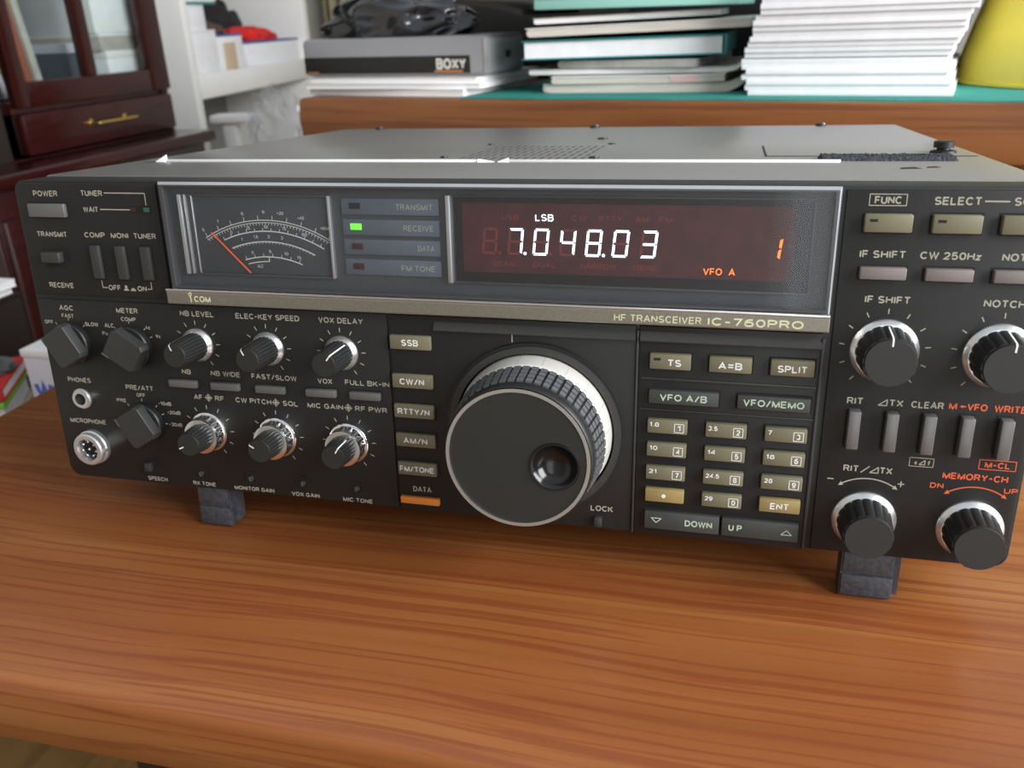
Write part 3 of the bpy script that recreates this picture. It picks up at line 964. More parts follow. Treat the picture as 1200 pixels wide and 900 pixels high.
for x, a in ((83.3, 112), (118.2, 118), (153.2, 52)):
    small_knob(x, 73.6, a)
for x, a in ((83.1, 205), (118.3, 150), (153.3, 58)):
    q = MB()
    q.lathe(x, 31.8, [(0.2, 9.5), (-1.4, 9.5), (-2.0, 8.9), (-2.2, 8.4)], 'chrome', 64, caps=False)
    q.lathe(x, 31.8, [(-1.6, 8.7), (-6.2, 8.2)], 'chrome', flute=14, depth=1.0)
    q.lathe(x, 31.8, [(-6.0, 8.0), (-6.6, 8.4), (-7.6, 8.2), (-7.8, 7.2)], 'chrome', 64)
    k = part(q, 'ring_knob', label='chrome outer ring of a concentric knob')
    small_knob(x, 31.8, a, body=((-7.2, 6.3), (-16.4, 5.6), (-17.4, 5.1)), name='inner_knob', parent=k, rimk=False)
for (x, z, a) in ((370.0, 86.4, 90), (408.2, 86.4, 86), (370.3, 17.2, 250), (408.4, 17.2, 230)):
    small_knob(x, z, a, rim=12.0, body=((-1.6, 10.3), (-14.6, 9.1), (-15.8, 8.5)), fl=16, lw=0.6, pointer=(z > 50))

# --- main tuning dial
DX, DZ = 238.4, 45.4
b = MB()
b.ring(DX, DZ, 33.6, 37.6, -2.6, 0.5, 'black', 96)
b.ring(DX, DZ, 33.6, 36.4, -3.6, 0, 'charcoal', 96)
b.lathe(DX, DZ, [(-0.2, 34), (0.2, 34)], 'void', 64)
part(b, 'dial_collar')
b = MB()
b.lathe(DX, DZ, [(-0.3, 32.6), (-1.5, 32.9), (-12.0, 31.6), (-12.6, 31.0)], 'dialwhite', 120)
for i in range(20):
    a = R(18 * i + 8)
    c, s = math.cos(a), math.sin(a)
    n = Vector((-s, c)) * 0.13
    r0, r1 = 32.93, 31.72
    yA, yB = -2.0, -11.6
    rB = r0 + (r1 - r0) * (yB + 1.5) / (-10.5)
    b.add([(DX + c * r0 + n.x, yA, DZ + s * r0 + n.y), (DX + c * r0 - n.x, yA, DZ + s * r0 - n.y),
           (DX + c * rB - n.x, yB, DZ + s * rB - n.y), (DX + c * rB + n.x, yB, DZ + s * rB + n.y)], [(0, 3, 2, 1)], 'greymag')
dial = part(b, 'tuning_dial')
# knurled rubber grip: rows of small blocks
b = MB()
b.lathe(DX, DZ, [(-12.4, 30.6), (-12.8, 31.0), (-27, 29.2), (-28.6, 28.4)], 'black', 120, caps=False)
for j in range(4):
    y0 = -13.4 - j * 3.45
    ra = 31.0 - (13.4 + j * 3.45 - 12.8) * 0.127
    for i in range(54):
        a0 = 2 * math.pi * (i + 0.15) / 54
        a1 = 2 * math.pi * (i + 0.85) / 54
        vv = []
        for (y, dr) in ((y0, 0), (y0 - 2.6, -0.3)):
            for (a, hgt) in ((a0, -0.2), (a0, 0.75), (a1, 0.75), (a1, -0.2)):
                q = ra + dr + hgt
                vv.append((DX + q * math.cos(a), y, DZ + q * math.sin(a)))
        b.add(vv, [(0, 1, 2, 3), (7, 6, 5, 4), (1, 5, 6, 2), (0, 4, 5, 1), (2, 6, 7, 3)], 'rubber')
part(b, 'rubber_grip', dial)
b = MB()
b.lathe(DX, DZ, [(-27.2, 28.6), (-28.0, 29.6), (-31.2, 29.4), (-32.0, 28.8)], 'black', 120, caps=False)
part(b, 'front_lip', dial)
b = MB()
b.ring(DX, DZ, 27.2, 28.6, -32.7, -31.8, 'chrome', 120)
part(b, 'silver_ring', dial)
# face plate with a real recess for the finger
FX, FZ, FR = 253.2, 43.4, 9.6
b = MB()
n = 96
outer, inner = [], []
for i in range(n):
    a = 2 * math.pi * i / n
    inner.append((FX + FR * math.cos(a), -32.3, FZ + FR * math.sin(a)))
    d = Vector((math.cos(a), math.sin(a)))
    o_ = Vector((FX - DX, FZ - DZ))
    bq = d.dot(o_)
    tt = -bq + math.sqrt(max(0, bq * bq - (o_.length_squared - 27.4 ** 2)))
    outer.append((FX + d.x * tt, -32.3, FZ + d.y * tt))
b.add(outer + inner, [(i, n + i, n + (i + 1) % n, (i + 1) % n) for i in range(n)], 'knobface')
part(b, 'face_plate', dial)
b = MB()
pr = [(-32.3, 9.9), (-33.0, 9.7), (-33.1, 9.2), (-32.6, 8.7), (-31.2, 7.9), (-29.6, 6.6), (-28.3, 4.6), (-27.6, 2.4), (-27.4, 0.4)]
rings = [[(FX + r_ * math.cos(2 * math.pi * i / 56), y, FZ + r_ * math.sin(2 * math.pi * i / 56)) for i in range(56)] for y, r_ in pr]
vv = [p for r_ in rings for p in r_]
ff = []
for j in range(len(rings) - 1):
    for i in range(56):
        ff.append((j * 56 + i, (j + 1) * 56 + i, (j + 1) * 56 + (i + 1) % 56, j * 56 + (i + 1) % 56))
ff.append([(len(rings) - 1) * 56 + i for i in range(56)])
M['dimple'] = mat('gloss_black', (0.008, 0.008, 0.008), 0.16)
b.add(vv, ff, 'dimple')
part(b, 'finger_dimple', dial, 60)

# --- display window
b = MB()
ro = [(74.4, 99.2), (350.0, 99.2), (350.0, 145.3), (74.4, 145.3)]
rf = [(77.8, 100.6), (348.8, 100.6), (348.8, 144.6), (77.8, 144.6)]
ri = [(79.6, 101.4), (347.6, 101.4), (347.6, 143.9), (79.6, 143.9)]
R0 = [(x, 0.8, z) for x, z in ro]
R1 = [(x, -4.2, z) for x, z in rf]
R2 = [(x, -4.4, z) for x, z in ri]
R3 = [(x, 0.0, z) for x, z in ri]
b.loft([R0, R1], 'pale', False)
b.loft([R1, R2, R3], 'bezelgrey', False)
b.add([(79.6, -0.02, 101.4), (347.6, -0.02, 101.4), (347.6, -0.02, 143.9), (79.6, -0.02, 143.9)], [(0, 1, 2, 3)], 'bezelgrey')
bez = part(b, 'display_bezel', smooth=20)
b = MB()
b.loft([[(74.0, 1.0, 93.0), (350.0, 1.0, 93.0), (350.0, 1.0, 99.6), (74.0, 1.0, 99.6)],
        [(74.4, -4.4, 93.3), (349.8, -4.4, 93.3), (349.8, -4.4, 98.9), (74.4, -4.4, 98.9)],
        [(74.8, -4.7, 93.8), (349.4, -4.7, 93.8), (349.4, -4.7, 98.5), (74.8, -4.7, 98.5)]], 'strip')
b.box(74.2, 349.9, -4.6, 0.5, 99.0, 100.0, 'chrome', 0.25)
# maker's mark: a dot-and-ring i, then COM
b.text('COM', 92.0, 96.0, 8.0, 2.7, -4.7, 'legend_gold')
b.line([(86.4, 94.6), (86.4, 97.0)], 0.55, -4.7, 'legend_gold')
b.line([(85.8, 97.0), (86.4, 97.0)], 0.5, -4.7, 'legend_gold')
b.ring(86.2, 98.0, 0.45, 0.8, -4.76, -4.6, 'legend_gold', 20)
b.text('HF TRANSCEIVER', 287.6, 95.9, 33.0, 2.7, -4.7, 'legend_gold', bold=0.0)
b.text('IC-760PRO', 323.6, 95.9, 34.4, 3.1, -4.7, 'legend_gold', bold=0.02)
part(b, 'name_strip', smooth=20)

# meter
b = MB()
b.box(88.4, 153.2, -0.5, 0.4, 107.2, 140.4, 'meter', 0.2)
for (x0, x1, yy) in ((84.6, 86.2, -2.4), (87.2, 88.2, -1.6), (90.3, 90.9, -1.0), (153.2, 154.4, -2.0)):  # left bars stand in for reflections of the recess wall
    b.box(x0, x1, yy, 0.2, 106.4, 140.4, 'silver', 0.3)
b.box(86.2, 153.4, -1.4, 0.2, 139.8, 140.6, 'bezelgrey', 0.2)
b.box(86.2, 153.4, -1.4, 0.2, 106.2, 106.9, 'bezelgrey', 0.2)
mtr = part(b, 'meter')
b = MB()
MX, MZ, YM = 124.0, 74.0, -0.5
for r_, a0, a1, w in ((56.0, 121, 59, 0.35), (55.0, 121, 59, 0.25), (51.4, 113, 60, 0.45), (47.0, 111, 63, 0.45), (40.6, 106, 68, 0.45)):
    b.arc(MX, MZ, r_, a0, a1, w, YM, 'scaleink', 30)
b.arc(MX, MZ, 38.6, 105, 90, 0.4, YM, 'scaleink', 8)
b.line([(MX, MZ + 38.6), (MX, MZ + 40.6)], 0.4, YM, 'scaleink')
for r_, a0, a1, n_, l in ((55, 120, 60, 40, -1.0), (56, 120, 60, 9, 1.9), (51.4, 113, 62, 12, 1.3), (47, 110, 64, 24, -0.8), (40.6, 105, 70, 6, 1.4)):
    b.ticks(MX, MZ, r_, r_ + l, [a0 + (a1 - a0) * i / n_ for i in range(n_ + 1)], 0.25, YM, 'scaleink')
for s, r_, a, w in (('S', 59.4, 120, 1.2), ('1', 59.4, 112, 0.7), ('5', 59.4, 100, 1.1), ('9', 59.4, 90.5, 1.1), ('+20', 59.4, 83, 3.0), ('+40', 59.4, 74, 3.0), ('+60dB', 59.6, 63, 4.6),
                    ('0', 53.2, 108, 1.0), ('25', 53.2, 99, 1.8), ('50', 53.2, 90, 1.8), ('75', 53.2, 81, 1.8), ('100', 53.2, 71, 2.6),
                    ('1', 49.2, 104, 0.6), ('1.5', 49.2, 96, 2.0), ('2', 49.2, 89, 1.1), ('3', 49.2, 82, 1.1),
                    ('0', 42.9, 100, 1.0), ('5', 42.9, 89, 1.1), ('10', 42.9, 79, 1.8), ('15', 42.9, 71, 1.8), ('ALC', 36.8, 97, 2.8)):
    b.text(s, MX + r_ * math.cos(R(a)), MZ + r_ * math.sin(R(a)), w, 1.3, YM, 'scaleink', bold=0.0)
part(b, 'scale', mtr)
b = MB()
b.line([(98.4, 124.4), (115.0, 107.6)], 0.75, -1.1, 'needle')
b.line([(98.4, 124.4), (115.0, 107.6)], 0.75, -1.0, 'needle')
part(b, 'needle', mtr)
# indicator rows
for (z0, z1, s, w, lk) in ((132.9, 139.4, 'TRANSMIT', 15.6, 'led_dark'), (124.6, 131.0, 'RECEIVE', 12.8, 'led_green'), (116.7, 122.9, 'DATA', 7, 'led_off'), (108.3, 114.8, 'FM TONE', 14.5, 'led_off')):
    b = MB()
    b.box(159.0, 200.5, -0.7, 0.2, z0, z1, 'lamp_row', 0.2)
    b.text(s, 198.0 - w / 2, (z0 + z1) / 2, w, 2.3, -0.7, 'legend', bold=0.0)
    row = part(b, 'indicator_row')
    b = MB()
    zc = (z0 + z1) / 2 + 0.3
    b.box(162.4, 167.2, -1.0, 0, zc - 1.25, zc + 1.25, lk, 0.15)
    part(b, 'indicator_lamp', row, label='lit green indicator lamp' if lk == 'led_green' else None)
# frequency display
b = MB()
b.box(203.8, 205.8, -2.6, 0.2, 106.4, 141.2, 'silver', 0.4)
b.box(206.6, 340.8, -0.4, 0.2, 107.2, 140.8, 'screen')
b.add([(210, -0.42, 111.0), (335, -0.42, 111.0), (335, -0.42, 138.2), (210, -0.42, 138.2)], [(0, 1, 2, 3)], 'screenred')
for (x0, x1, z0, z1) in ((206.4, 341.6, 140.6, 141.2), (206.4, 341.6, 106.2, 107.0), (340.9, 341.6, 107, 140.6)):
    b.box(x0, x1, -1.2, 0.2, z0, z1, 'bezelgrey', 0.15)
for s, x, z, w in (('USB', 229.5, 132.9, 7), ('CW', 256.5, 132.9, 5.6), ('RTTY', 268.5, 132.9, 9), ('AM', 280.3, 132.9, 5), ('FM', 289.2, 132.9, 5), ('SCAN', 226.5, 114.6, 9),
                   ('DUAL', 243, 114.6, 9), ('NARROW', 264, 114.6, 14), ('GENE', 282, 114.6, 9)):
    b.text(s, x, z, w, 2.2, -0.44, 'seg_off')
scr = part(b, 'display_screen')
SEG = {'0': 'abcdef', '1': 'bc', '3': 'abcdg', '4': 'bcfg', '7': 'abc', '8': 'abcdefg'}


def digit(bb, ch, x, z, w, h, k, koff, y):
    sh = 0.10
    t_ = 0.95
    g = 0.12

    def pt(u, v):
        return (x + u + v * sh, y, z + v)
    hh = h / 2
    shapes = {'a': [(g + t_ * .3, h), (w - g - t_ * .3, h), (w - t_, h - t_), (t_, h - t_)],
              'd': [(t_, t_), (w - t_, t_), (w - g - t_ * .3, 0), (g + t_ * .3, 0)],
              'g': [(t_ * .5 + g, hh), (t_, hh + t_ / 2), (w - t_, hh + t_ / 2), (w - t_ * .5 - g, hh), (w - t_, hh - t_ / 2), (t_, hh - t_ / 2)],
              'f': [(0, h - g - t_ * .4), (t_, h - t_ - g), (t_, hh + t_ * .5 + g), (0, hh + g)],
              'e': [(0, hh - g), (t_, hh - t_ * .5 - g), (t_, t_ + g), (0, g + t_ * .4)],
              'b': [(w - t_, h - t_ - g), (w, h - g - t_ * .4), (w, hh + g), (w - t_, hh + t_ * .5 + g)],
              'c': [(w - t_, hh - t_ * .5 - g), (w, hh - g), (w, g + t_ * .4), (w - t_, t_ + g)]}
    for n_, pl in shapes.items():
        on = n_ in SEG[ch] if ch else False
        if on or koff:
            bb.add([pt(u, v) for u, v in reversed(pl)], [list(range(len(pl)))], k if on else koff)


b = MB()
for ch, x in ((None, 217.6), ('7', 227.9), ('0', 238.1), ('4', 248.6), ('8', 258.7), ('0', 269.0), ('3', 279.6)):
    digit(b, ch, x, 118.3, 6.0, 10.4, 'seg_on', 'seg_off', -0.5)
for x, k in ((225.0, 'seg_off'), (235.2, 'seg_on'), (245.4, 'seg_off'), (266.0, 'seg_on')):
    b.lathe(x, 118.9, [(-0.5, 0.62), (-0.44, 0.62)], k, 16)
digit(b, '1', 325.6, 118.8, 5.0, 8.4, 'seg_orange', None, -0.5)
b.text('LSB', 243.0, 132.9, 7.2, 2.6, -0.44, 'seg_on', bold=0.0)
b.text('VFO  A', 309.4, 113.9, 11.6, 2.6, -0.44, 'seg_orange', bold=0.0)
part(b, 'digits', scr)
b = MB()
b.box(79.4, 347.8, -4.1, -3.3, 101.2, 144.1, 'glass')
part(b, 'window_glass', bez)

# --- feet (their soles lie flat on the table although the radio is tipped back)
def sole(y):
    return (TABLE_Z + 0.03 + y * math.sin(R(4.5))) / math.cos(R(4.5))


def foot_block(q, x0, x1, y0, y1, z1, k, zlift=0.0):
    c = 0.7
    rings = []
    for (ins, top) in ((c, 0), (0, c), (0, None)):
        rings.append([(x, y, sole(y) + zlift + (0 if top == 0 else (top or 0))) if top is not None else (x, y, z1)
                      for x, y in ((x0 + ins, y0 + ins), (x1 - ins, y0 + ins), (x1 - ins, y1 - ins), (x0 + ins, y1 - ins))])
    q.loft(rings, k)


for (x0, x1) in ((69.5, 88.5), (364.6, 387.2)):
    b = MB()
    foot_block(b, x0, x1 - 2.4, 3.0, 13, 3.2, 'footblack')
    foot_block(b, x0 + 1.0, x1, 4.6, 12, 3.2, 'footblack', 1.6)
    b.box(x0 + 0.6, x1 - 2.8, 2.2, 6, -8.4, 1.5, 'footblack', 0.5)
    b.box(x0 + 0.4, x1 - 2.6, 2.0, 6, -18.6, -9.2, 'footblack', 0.6)
    part(b, 'foot')
for (x0, x1) in ((69.5, 89.5), (364.8, 385)):
    b = MB()
    b.lathe_z((x0 + x1) / 2, 250, [(0.5, 8.0), (9.2, 9.0)], 'footblack', 28)
    part(b, 'foot')

# ------------------------------------------------------------------ sideboard behind the radio
SD = Vector((0.975034, -0.222054, 0))
SN = Vector((0.222054, 0.975034, 0))
S0 = Vector((-225.8, 732.5, 0))
SRZ = math.atan2(SD.y, SD.x)
SZ = 116.8


def on_side(name, s, o, z, label, cat, group=None, tilt=0.0):
    p = S0 + SD * s + SN * o
    return thing(name, (p.x, p.y, z), SRZ + R(tilt), label, cat, group)


sb = on_side('sideboard', 0, 0, FLOOR_Z, 'long brown wooden sideboard behind the radio, piled with papers and books', 'sideboard')
Hs = SZ - FLOOR_Z
b = MB()
prof = [(4, Hs), (1.2, Hs - 1.5), (0, Hs - 6), (-1.5, Hs - 26), (0, Hs - 48), (2, Hs - 53), (8, Hs - 55)]
rings = []
for q, z in prof:
    rings.append([(0 + q, q, z), (1300 - q, q, z), (1300 - q, 420 - q, z), (0 + q, 420 - q, z)])
b.loft(rings, 'sidewood')
b.build('top_board', sb)
b = MB()
b.box(28, 1272, 26, 410, 70, Hs - 55, 'sidewood', 3)
b.build('carcass', sb)
for i in range(3):
    b = MB()
    x0 = 40 + i * 408
    b.box(x0, x0 + 400, 8, 26.5, 90, Hs - 75, 'sidewood', 4)
    b.box(x0 + 30, x0 + 370, 5, 9, 130, Hs - 115, 'sidewood', 4)
    d_ = b.build('door', sb)
    b = MB()
    b.lathe(x0 + 370, Hs - 240, [(-10, 8), (-6, 11), (0, 5), (6, 5)], 'brass', 20)
    b.build('knob', d_)
b = MB()
b.box(20, 1280, 20, 400, 0, 70, 'dark', 2)
b.build('plinth', sb)

mat_ = on_side('table_mat', 232, 0, SZ, 'teal green cloth runner lying on the sideboard under the books', 'cloth')
b = MB()
N = 60
va = []
for i in range(N + 1):
    x = 860 * i / N
    for (y, z) in ((6, 0.1), (6, 1.4 + 0.3 * math.sin(i * 1.3)), (8, 1.8), (284, 1.8), (284, 0.1)):
        va.append((x, y + (1.2 * math.sin(i * 0.7) if y < 10 else 0), z))
rings = [va[i * 5:(i + 1) * 5] for i in range(N + 1)]
b.loft(rings, 'teal')
b.build('fabric', mat_)
MATZ = SZ + 1.85


def curved(b, s0, s1, o0, o1, zf, t_, k, n=24, ke=None):
    """A bendy slab (magazine) following the curve zf along s."""
    rings = []
    us = [i / n for i in range(n + 1)]
    if t_ > 3:                       # rounded fold at the left end
        us = sorted(set(us + [t_ / 2 * q / abs(s1 - s0) for q in (0.02, 0.08, 0.2, 0.4, 0.7, 1.0)]))
    for u in us:
        s = s0 + (s1 - s0) * u
        z = zf(u)
        h = t_ / 2
        if t_ > 3 and s - s0 < h:
            h *= max(0.12, math.sqrt(max(0, 1 - (1 - (s - s0) / h) ** 2)))
        c = z + t_ / 2
        rings.append([(s, o0, c - h), (s, o1, c - h), (s, o1, c + h), (s, o0, c + h)])
    return b.loft(rings, ke or k)


# magazines under the grey box
for i, (s, o, w, d, t_, k, rot, lab) in enumerate((
        (105, 34, 236, 170, 8.5, 'paper', -1.5, 'white magazine lying lowest under the grey box, directly on the sideboard'),
        (118, 30, 250, 180, 6.0, 'edge', 3.0, 'white magazine second from the bottom of the pile under the grey box'),
        (112, 40, 246, 180, 6.5, 'greymag', 0.8, 'greyish magazine directly beneath the grey box'))):
    z0 = SZ + (0, 8.6, 14.7)[i]
    t = on_side('magazine', s, o, z0, lab, 'magazine', 'magazines under the grey box', rot)
    b = MB()
    b.box(-w / 2, w / 2, 0, d, 0.0, 0.8, 'paper', 0.2)
    b.box(-w / 2, w / 2, 0, d, t_ - 0.8, t_, k, 0.2)
    b.build('cover', t)
    b = MB()
    b.box(-w / 2 + 1, w / 2 - 1.5, 1.2, d - 1, 0.7, t_ - 0.7, 'edge')
    b.build('pages', t)
BX = SZ + 21.4
t = on_side('storage_box', 104, 62, BX, 'grey plastic box with black BOXY label band, under a black plastic bag', 'box')
b = MB()
pts = []
for (cx, cz, a0) in ((131, 38, 0), (-132, 38, 90), (-132, 7, 180), (131, 7, 270)):
    for i in range(6):
        a = R(a0 + 18 * i)
        pts.append((cx + 7 * math.cos(a), cz + 7 * math.sin(a)))
b.prism(pts, 0, 92, 'boxgrey', 3.0)
b.build('case', t, 40)
b = MB()
b.box(-138, 112, -0.8, 0.6, 3.0, 23.0, 'boxblack', 0.3)
b.text('BOXY', 86, 13.6, 42, 12.5, -0.8, 'lettering', bold=0.06)
b.box(62, 102, -0.9, -0.6, 4.2, 6.2, 'lettering_o')
b.box(-134, -116, -0.9, -0.6, 3.8, 5.2, 'lettering_o')
b.build('label_band', t)
b = MB()
b.box(131, 136, -1.2, 10, 4, 41, 'silver', 1.5)
b.build('corner_trim', t)
b = MB()
b.box(137.8, 139, 44, 56, 18, 26, 'boxblack', 0.3)
b.build('slot', t)
BOXTOP = BX + 45


def crumple(name, loc_s, loc_o, z, sx, sy, sz, seed, k, label, cat, amp=0.35, freq=2.2, sub=5, rz=0, frame=None, flat=0.0, sharp=True):
    bm = bmesh.new()
    bmesh.ops.create_icosphere(bm, subdivisions=sub, radius=1.0)
    for v in bm.verts:
        p = v.co.copy()
        q = Vector((p.x * freq + seed, p.y * freq - seed, p.z * freq * 1.3))
        nz = noise.noise(q)
        if sharp:
            nz = 0.8 * (0.5 - abs(nz) * 2) + 0.22 * (0.4 - abs(noise.noise(q * 2.1)) * 2)
        else:
            nz = nz + 0.3 * noise.noise(q * 2.4)
        f_ = 1 + amp * nz
        z_ = p.z * f_
        v.co = Vector((p.x * f_ * sx, p.y * f_ * sy, max(z_, -flat) * sz))
    zm = min(v.co.z for v in bm.verts)
    for v in bm.verts:
        v.co.z -= zm
    b = MB()
    b.from_bm(bm, k)
    if frame:
        t = frame
    else:
        p = S0 + SD * loc_s + SN * loc_o
        t = (p.x, p.y, z)
    o = b.build(name, None, 60)
    o.location = Vector(t) * MM
    o.rotation_euler = (0, 0, SRZ + rz)
    return tag(o, label, cat)


crumple('plastic_bag', 80, 116, BOXTOP, 104, 46, 42, 3.1, 'bag', 'crumpled shiny black plastic bag lying on the grey box', 'bag', 0.34, 1.25, 6, flat=0.3)

# middle pile of books and magazines
b = MB()
t = on_side('magazine', 318, 58, MATZ, 'grey-beige magazine lowest in the middle pile, its right end curling up', 'magazine', 'middle pile of books and magazines', 6.0)
curved(b, 0, 226, 0, 200, lambda u: 0.0 + (12 * max(0, (u - 0.9) / 0.1) ** 1.7), 8.5, 'cream')
b.build('pages', t, 50)
b = MB()
curved(b, -4, 226, -1, 201, lambda u: 8.6 + (12 * max(0, (u - 0.902) / 0.098) ** 1.7), 1.0, 'greymag')
curved(b, -4, 0, -1, 201, lambda u: 0.2, 9.0, 'greymag', 2)
b.build('cover', t, 50)
b = MB()
t = on_side('magazine', 326, 54, MATZ + 9.8, 'magazine with a pink label on its edge, second from the bottom of the middle pile', 'magazine', 'middle pile of books and magazines', 8.0)
curved(b, 0, 194, 0, 198, lambda u: 0.2 + (1.0 * max(0, (u - 0.8) / 0.2) ** 1.8), 7.0, 'cream')
b.build('pages', t, 50)
b = MB()
curved(b, 0, 195, -1.2, 198, lambda u: 7.3 + (1.0 * max(0, (u - 0.8) / 0.2) ** 1.8), 1.1, 'edge')
b.build('cover', t, 50)
b = MB()
b.box(136, 166, -1.0, -0.1, 0.8, 7.4, 'pinkish')
b.build('label_tab', t, 50, label='pinkish label')
b = MB()
t = on_side('magazine', 296, 58, MATZ + 18.6, 'thin grey-white magazine just below the teal book, its right end lifted', 'magazine', 'middle pile of books and magazines', 7.0)
curved(b, 0, 256, 0, 180, lambda u: 1.2 + (22 * max(0, (u - 0.89) / 0.11) ** 1.7), 5.0, 'edge')
b.build('pages', t, 50)
b = MB()
curved(b, 0, 256, -0.8, 180, lambda u: 6.2 + (22 * max(0, (u - 0.89) / 0.11) ** 1.7), 0.9, 'greymag')
b.build('cover', t, 50)
b = MB()
t = on_side('magazine', 330, 62, MATZ + 26.3, 'slim grey pamphlet between the lifted magazine and the teal book', 'magazine', 'middle pile of books and magazines', 1.5)
curved(b, 0, 160, 2, 180, lambda u: 0.1, 8.0, 'greymag')
b.build('pages', t, 50)
b = MB()
t = on_side('book', 408, 60, MATZ + 34.8, 'hardcover book with teal cover and white pages in the middle pile', 'book', 'middle pile of books and magazines', 0.5)
t.rotation_euler = (0, R(-0.4), SRZ + R(10))
b.box(-114, 112, 0, 170, 2.4, 4.2, 'tealbook', 0.4)
b.box(-114, 112, 0, 170, 21.2, 23.0, 'tealbook', 0.4)
b.box(110, 113, 0, 170, 2.4, 23.0, 'tealbook', 0.8)
b.build('cover', t)
b = MB()
b.box(-111, 108, 2.5, 167, 4.1, 21.3, 'paper')
b.build('pages', t)
b = MB()
t = on_side('magazine', 422, 58, MATZ + 57.8, 'thick cream magazine on top of the teal book', 'magazine', 'middle pile of books and magazines', -1.0)
t.rotation_euler = (0, R(-0.9), SRZ + R(9))
curved(b, -120, 122, 0, 175, lambda u: 5.0, 8.0, 'cream')
b.build('pages', t)
b = MB()
curved(b, -121, 122, -1, 175, lambda u: 13.1, 1.0, 'edge')
b.build('cover', t)
b = MB()
t = on_side('magazine', 406, 64, MATZ + 71.6, 'grey-white magazine beneath the aqua folder', 'magazine', 'middle pile of books and magazines', 2.0)
t.rotation_euler = (0, R(-0.9), SRZ + R(11))
curved(b, -98, 106, 0, 170, lambda u: 4.0, 5.0, 'edge')
b.build('pages', t)
b = MB()
curved(b, -99, 106, -0.8, 170, lambda u: 9.1, 0.9, 'greymag')
b.build('cover', t)
t = on_side('folder', 424, 52, MATZ + 84.8, 'aqua plastic folder on top of the middle pile', 'folder')
t.rotation_euler = (0, R(0.6), SRZ + R(7))
b = MB()
b.box(-112, 108, 0, 190, 2.8, 22, 'aqua', 2)
b.build('body', t)
b = MB()
b.box(-113, 109, -1.2, 4, 13.5, 15.2, 'tealbook', 0.3)
b.build('flap_edge', t)
t = on_side('folder', 268, 40, MATZ + 74.2, 'open black folder wedged between the plastic bag and the aqua folder', 'folder')
t.rotation_euler = (0, R(10), SRZ)
b = MB()
curved(b, -60, 26, 0, 170, lambda u: 14 + 3 * math.sin(u * 3), 6, 'boxblack')
b.build('cover', t)
t = on_side('paper_sheet', 276, 36, MATZ + 101.0, 'loose white sheet sticking out on top of the black folder', 'paper')
t.rotation_euler = (0, R(9), SRZ + R(-14))
b = MB()
curved(b, -58, 40, 0, 120, lambda u: 6.0 + 3 * math.sin(u * 2.5), 1.0, 'paper')
b.build('sheet', t)

# tall stack of white booklets
z = MATZ
nb = 22
ordn = ['lowest', 'second from the bottom', 'third from the bottom', 'fourth from the bottom', 'fifth from the bottom', 'sixth from the bottom', 'seventh from the bottom',
        'eighth from the bottom', 'ninth from the bottom', 'tenth from the bottom', 'eleventh from the bottom', 'twelfth from the bottom', 'thirteenth from the bottom', 'fourteenth from the bottom',
        'fifteenth from the bottom', 'sixteenth from the bottom', 'seventeenth from the bottom', 'eighteenth from the bottom', 'nineteenth from the bottom', 'twentieth from the bottom', 'twenty-first from the bottom', 'topmost']
lo = [(0, 0), (-3.5, -3), (-2, -2), (-7.5, -5), (-3, -4.5), (-8, -6.5), (-8.5, -4)]
proto_m = None
for i in range(nb):
    h = 5.0
    if i < 7:
        ds = lo[i][0]
    else:
        k_ = i - 7
        ds = -6.5 + k_ * 1.75 + random.uniform(-1.2, 1.2) + (2.0 if k_ in (4, 8) else 0)
        if i == 7:
            z += 0.9
    t = on_side('booklet', 648 + ds, 40 - max(0, i - 7) * 1.6 + random.uniform(-1.2, 1.2), z, 'white booklet in the tall white stack, %s' % ordn[i], 'booklet', 'tall stack of white booklets')
    if proto_m is None:
        b = MB()
        prof_ = [(260, 0), (0.4, 0), (0.08, 0.12), (0, 0.4), (0, 4.6), (0.08, 4.85), (0.4, 4.98), (260, 4.98)]
        rings = [[(x, y, zz) for y, zz in prof_] for x in (-95, 95)]
        b.loft(rings, 'paper')
        c_ = b.build('cover', t, 60)
        b = MB()
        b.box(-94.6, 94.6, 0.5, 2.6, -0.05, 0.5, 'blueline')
        e_ = b.build('fold', t)
        proto_m = (c_, e_)
    else:
        for src in proto_m:
            d_ = src.copy()
            COL.objects.link(d_)
            d_.parent = t
    z += h

t = on_side('container', 884, 236, MATZ, 'large yellow tapered plastic container right of the white booklet stack', 'container')
b = MB()
b.lathe_z(0, 0, [(0, 147), (4, 148), (60, 134), (130, 112), (210, 84), (260, 66), (268, 60)], 'yellow', 72)
b.build('body', t, 50)
b = MB()
b.loft([[(r_ * math.cos(2 * math.pi * i / 72), r_ * math.sin(2 * math.pi * i / 72), zz) for i in range(72)] for r_, zz in ((148, 0), (151, 1), (151, 4), (147, 5))], 'yellow')
b.build('base_rim', t, 50)

t = on_side('cabinet', 300, 290, SZ, 'black block standing at the back of the sideboard behind the books', 'cabinet')
b = MB()
b.box(-240, 320, 0, 110, 0, 132, 'cloth_black', 3)  # plain black block filling the black gap behind the books
b.build('body', t)
b = MB()
b.box(-228, 36, -4, 1, 12, 122, 'boxblack', 2)
b.build('door', t)
b = MB()
b.box(44, 308, -4, 1, 12, 122, 'boxblack', 2)
b.build('door', t)

# ------------------------------------------------------------------ mahogany hutch on the left
HD = Vector((0.05, 0.99875, 0)).normalized()
HO = Vector((-655.6, 741.8, 0))
HRZ = math.atan2(HD.y, HD.x)


def hutch_pt(s, o, z):
    p = HO + HD * s + Vector((HD.y, -HD.x, 0)) * o
    return (p.x, p.y, z)


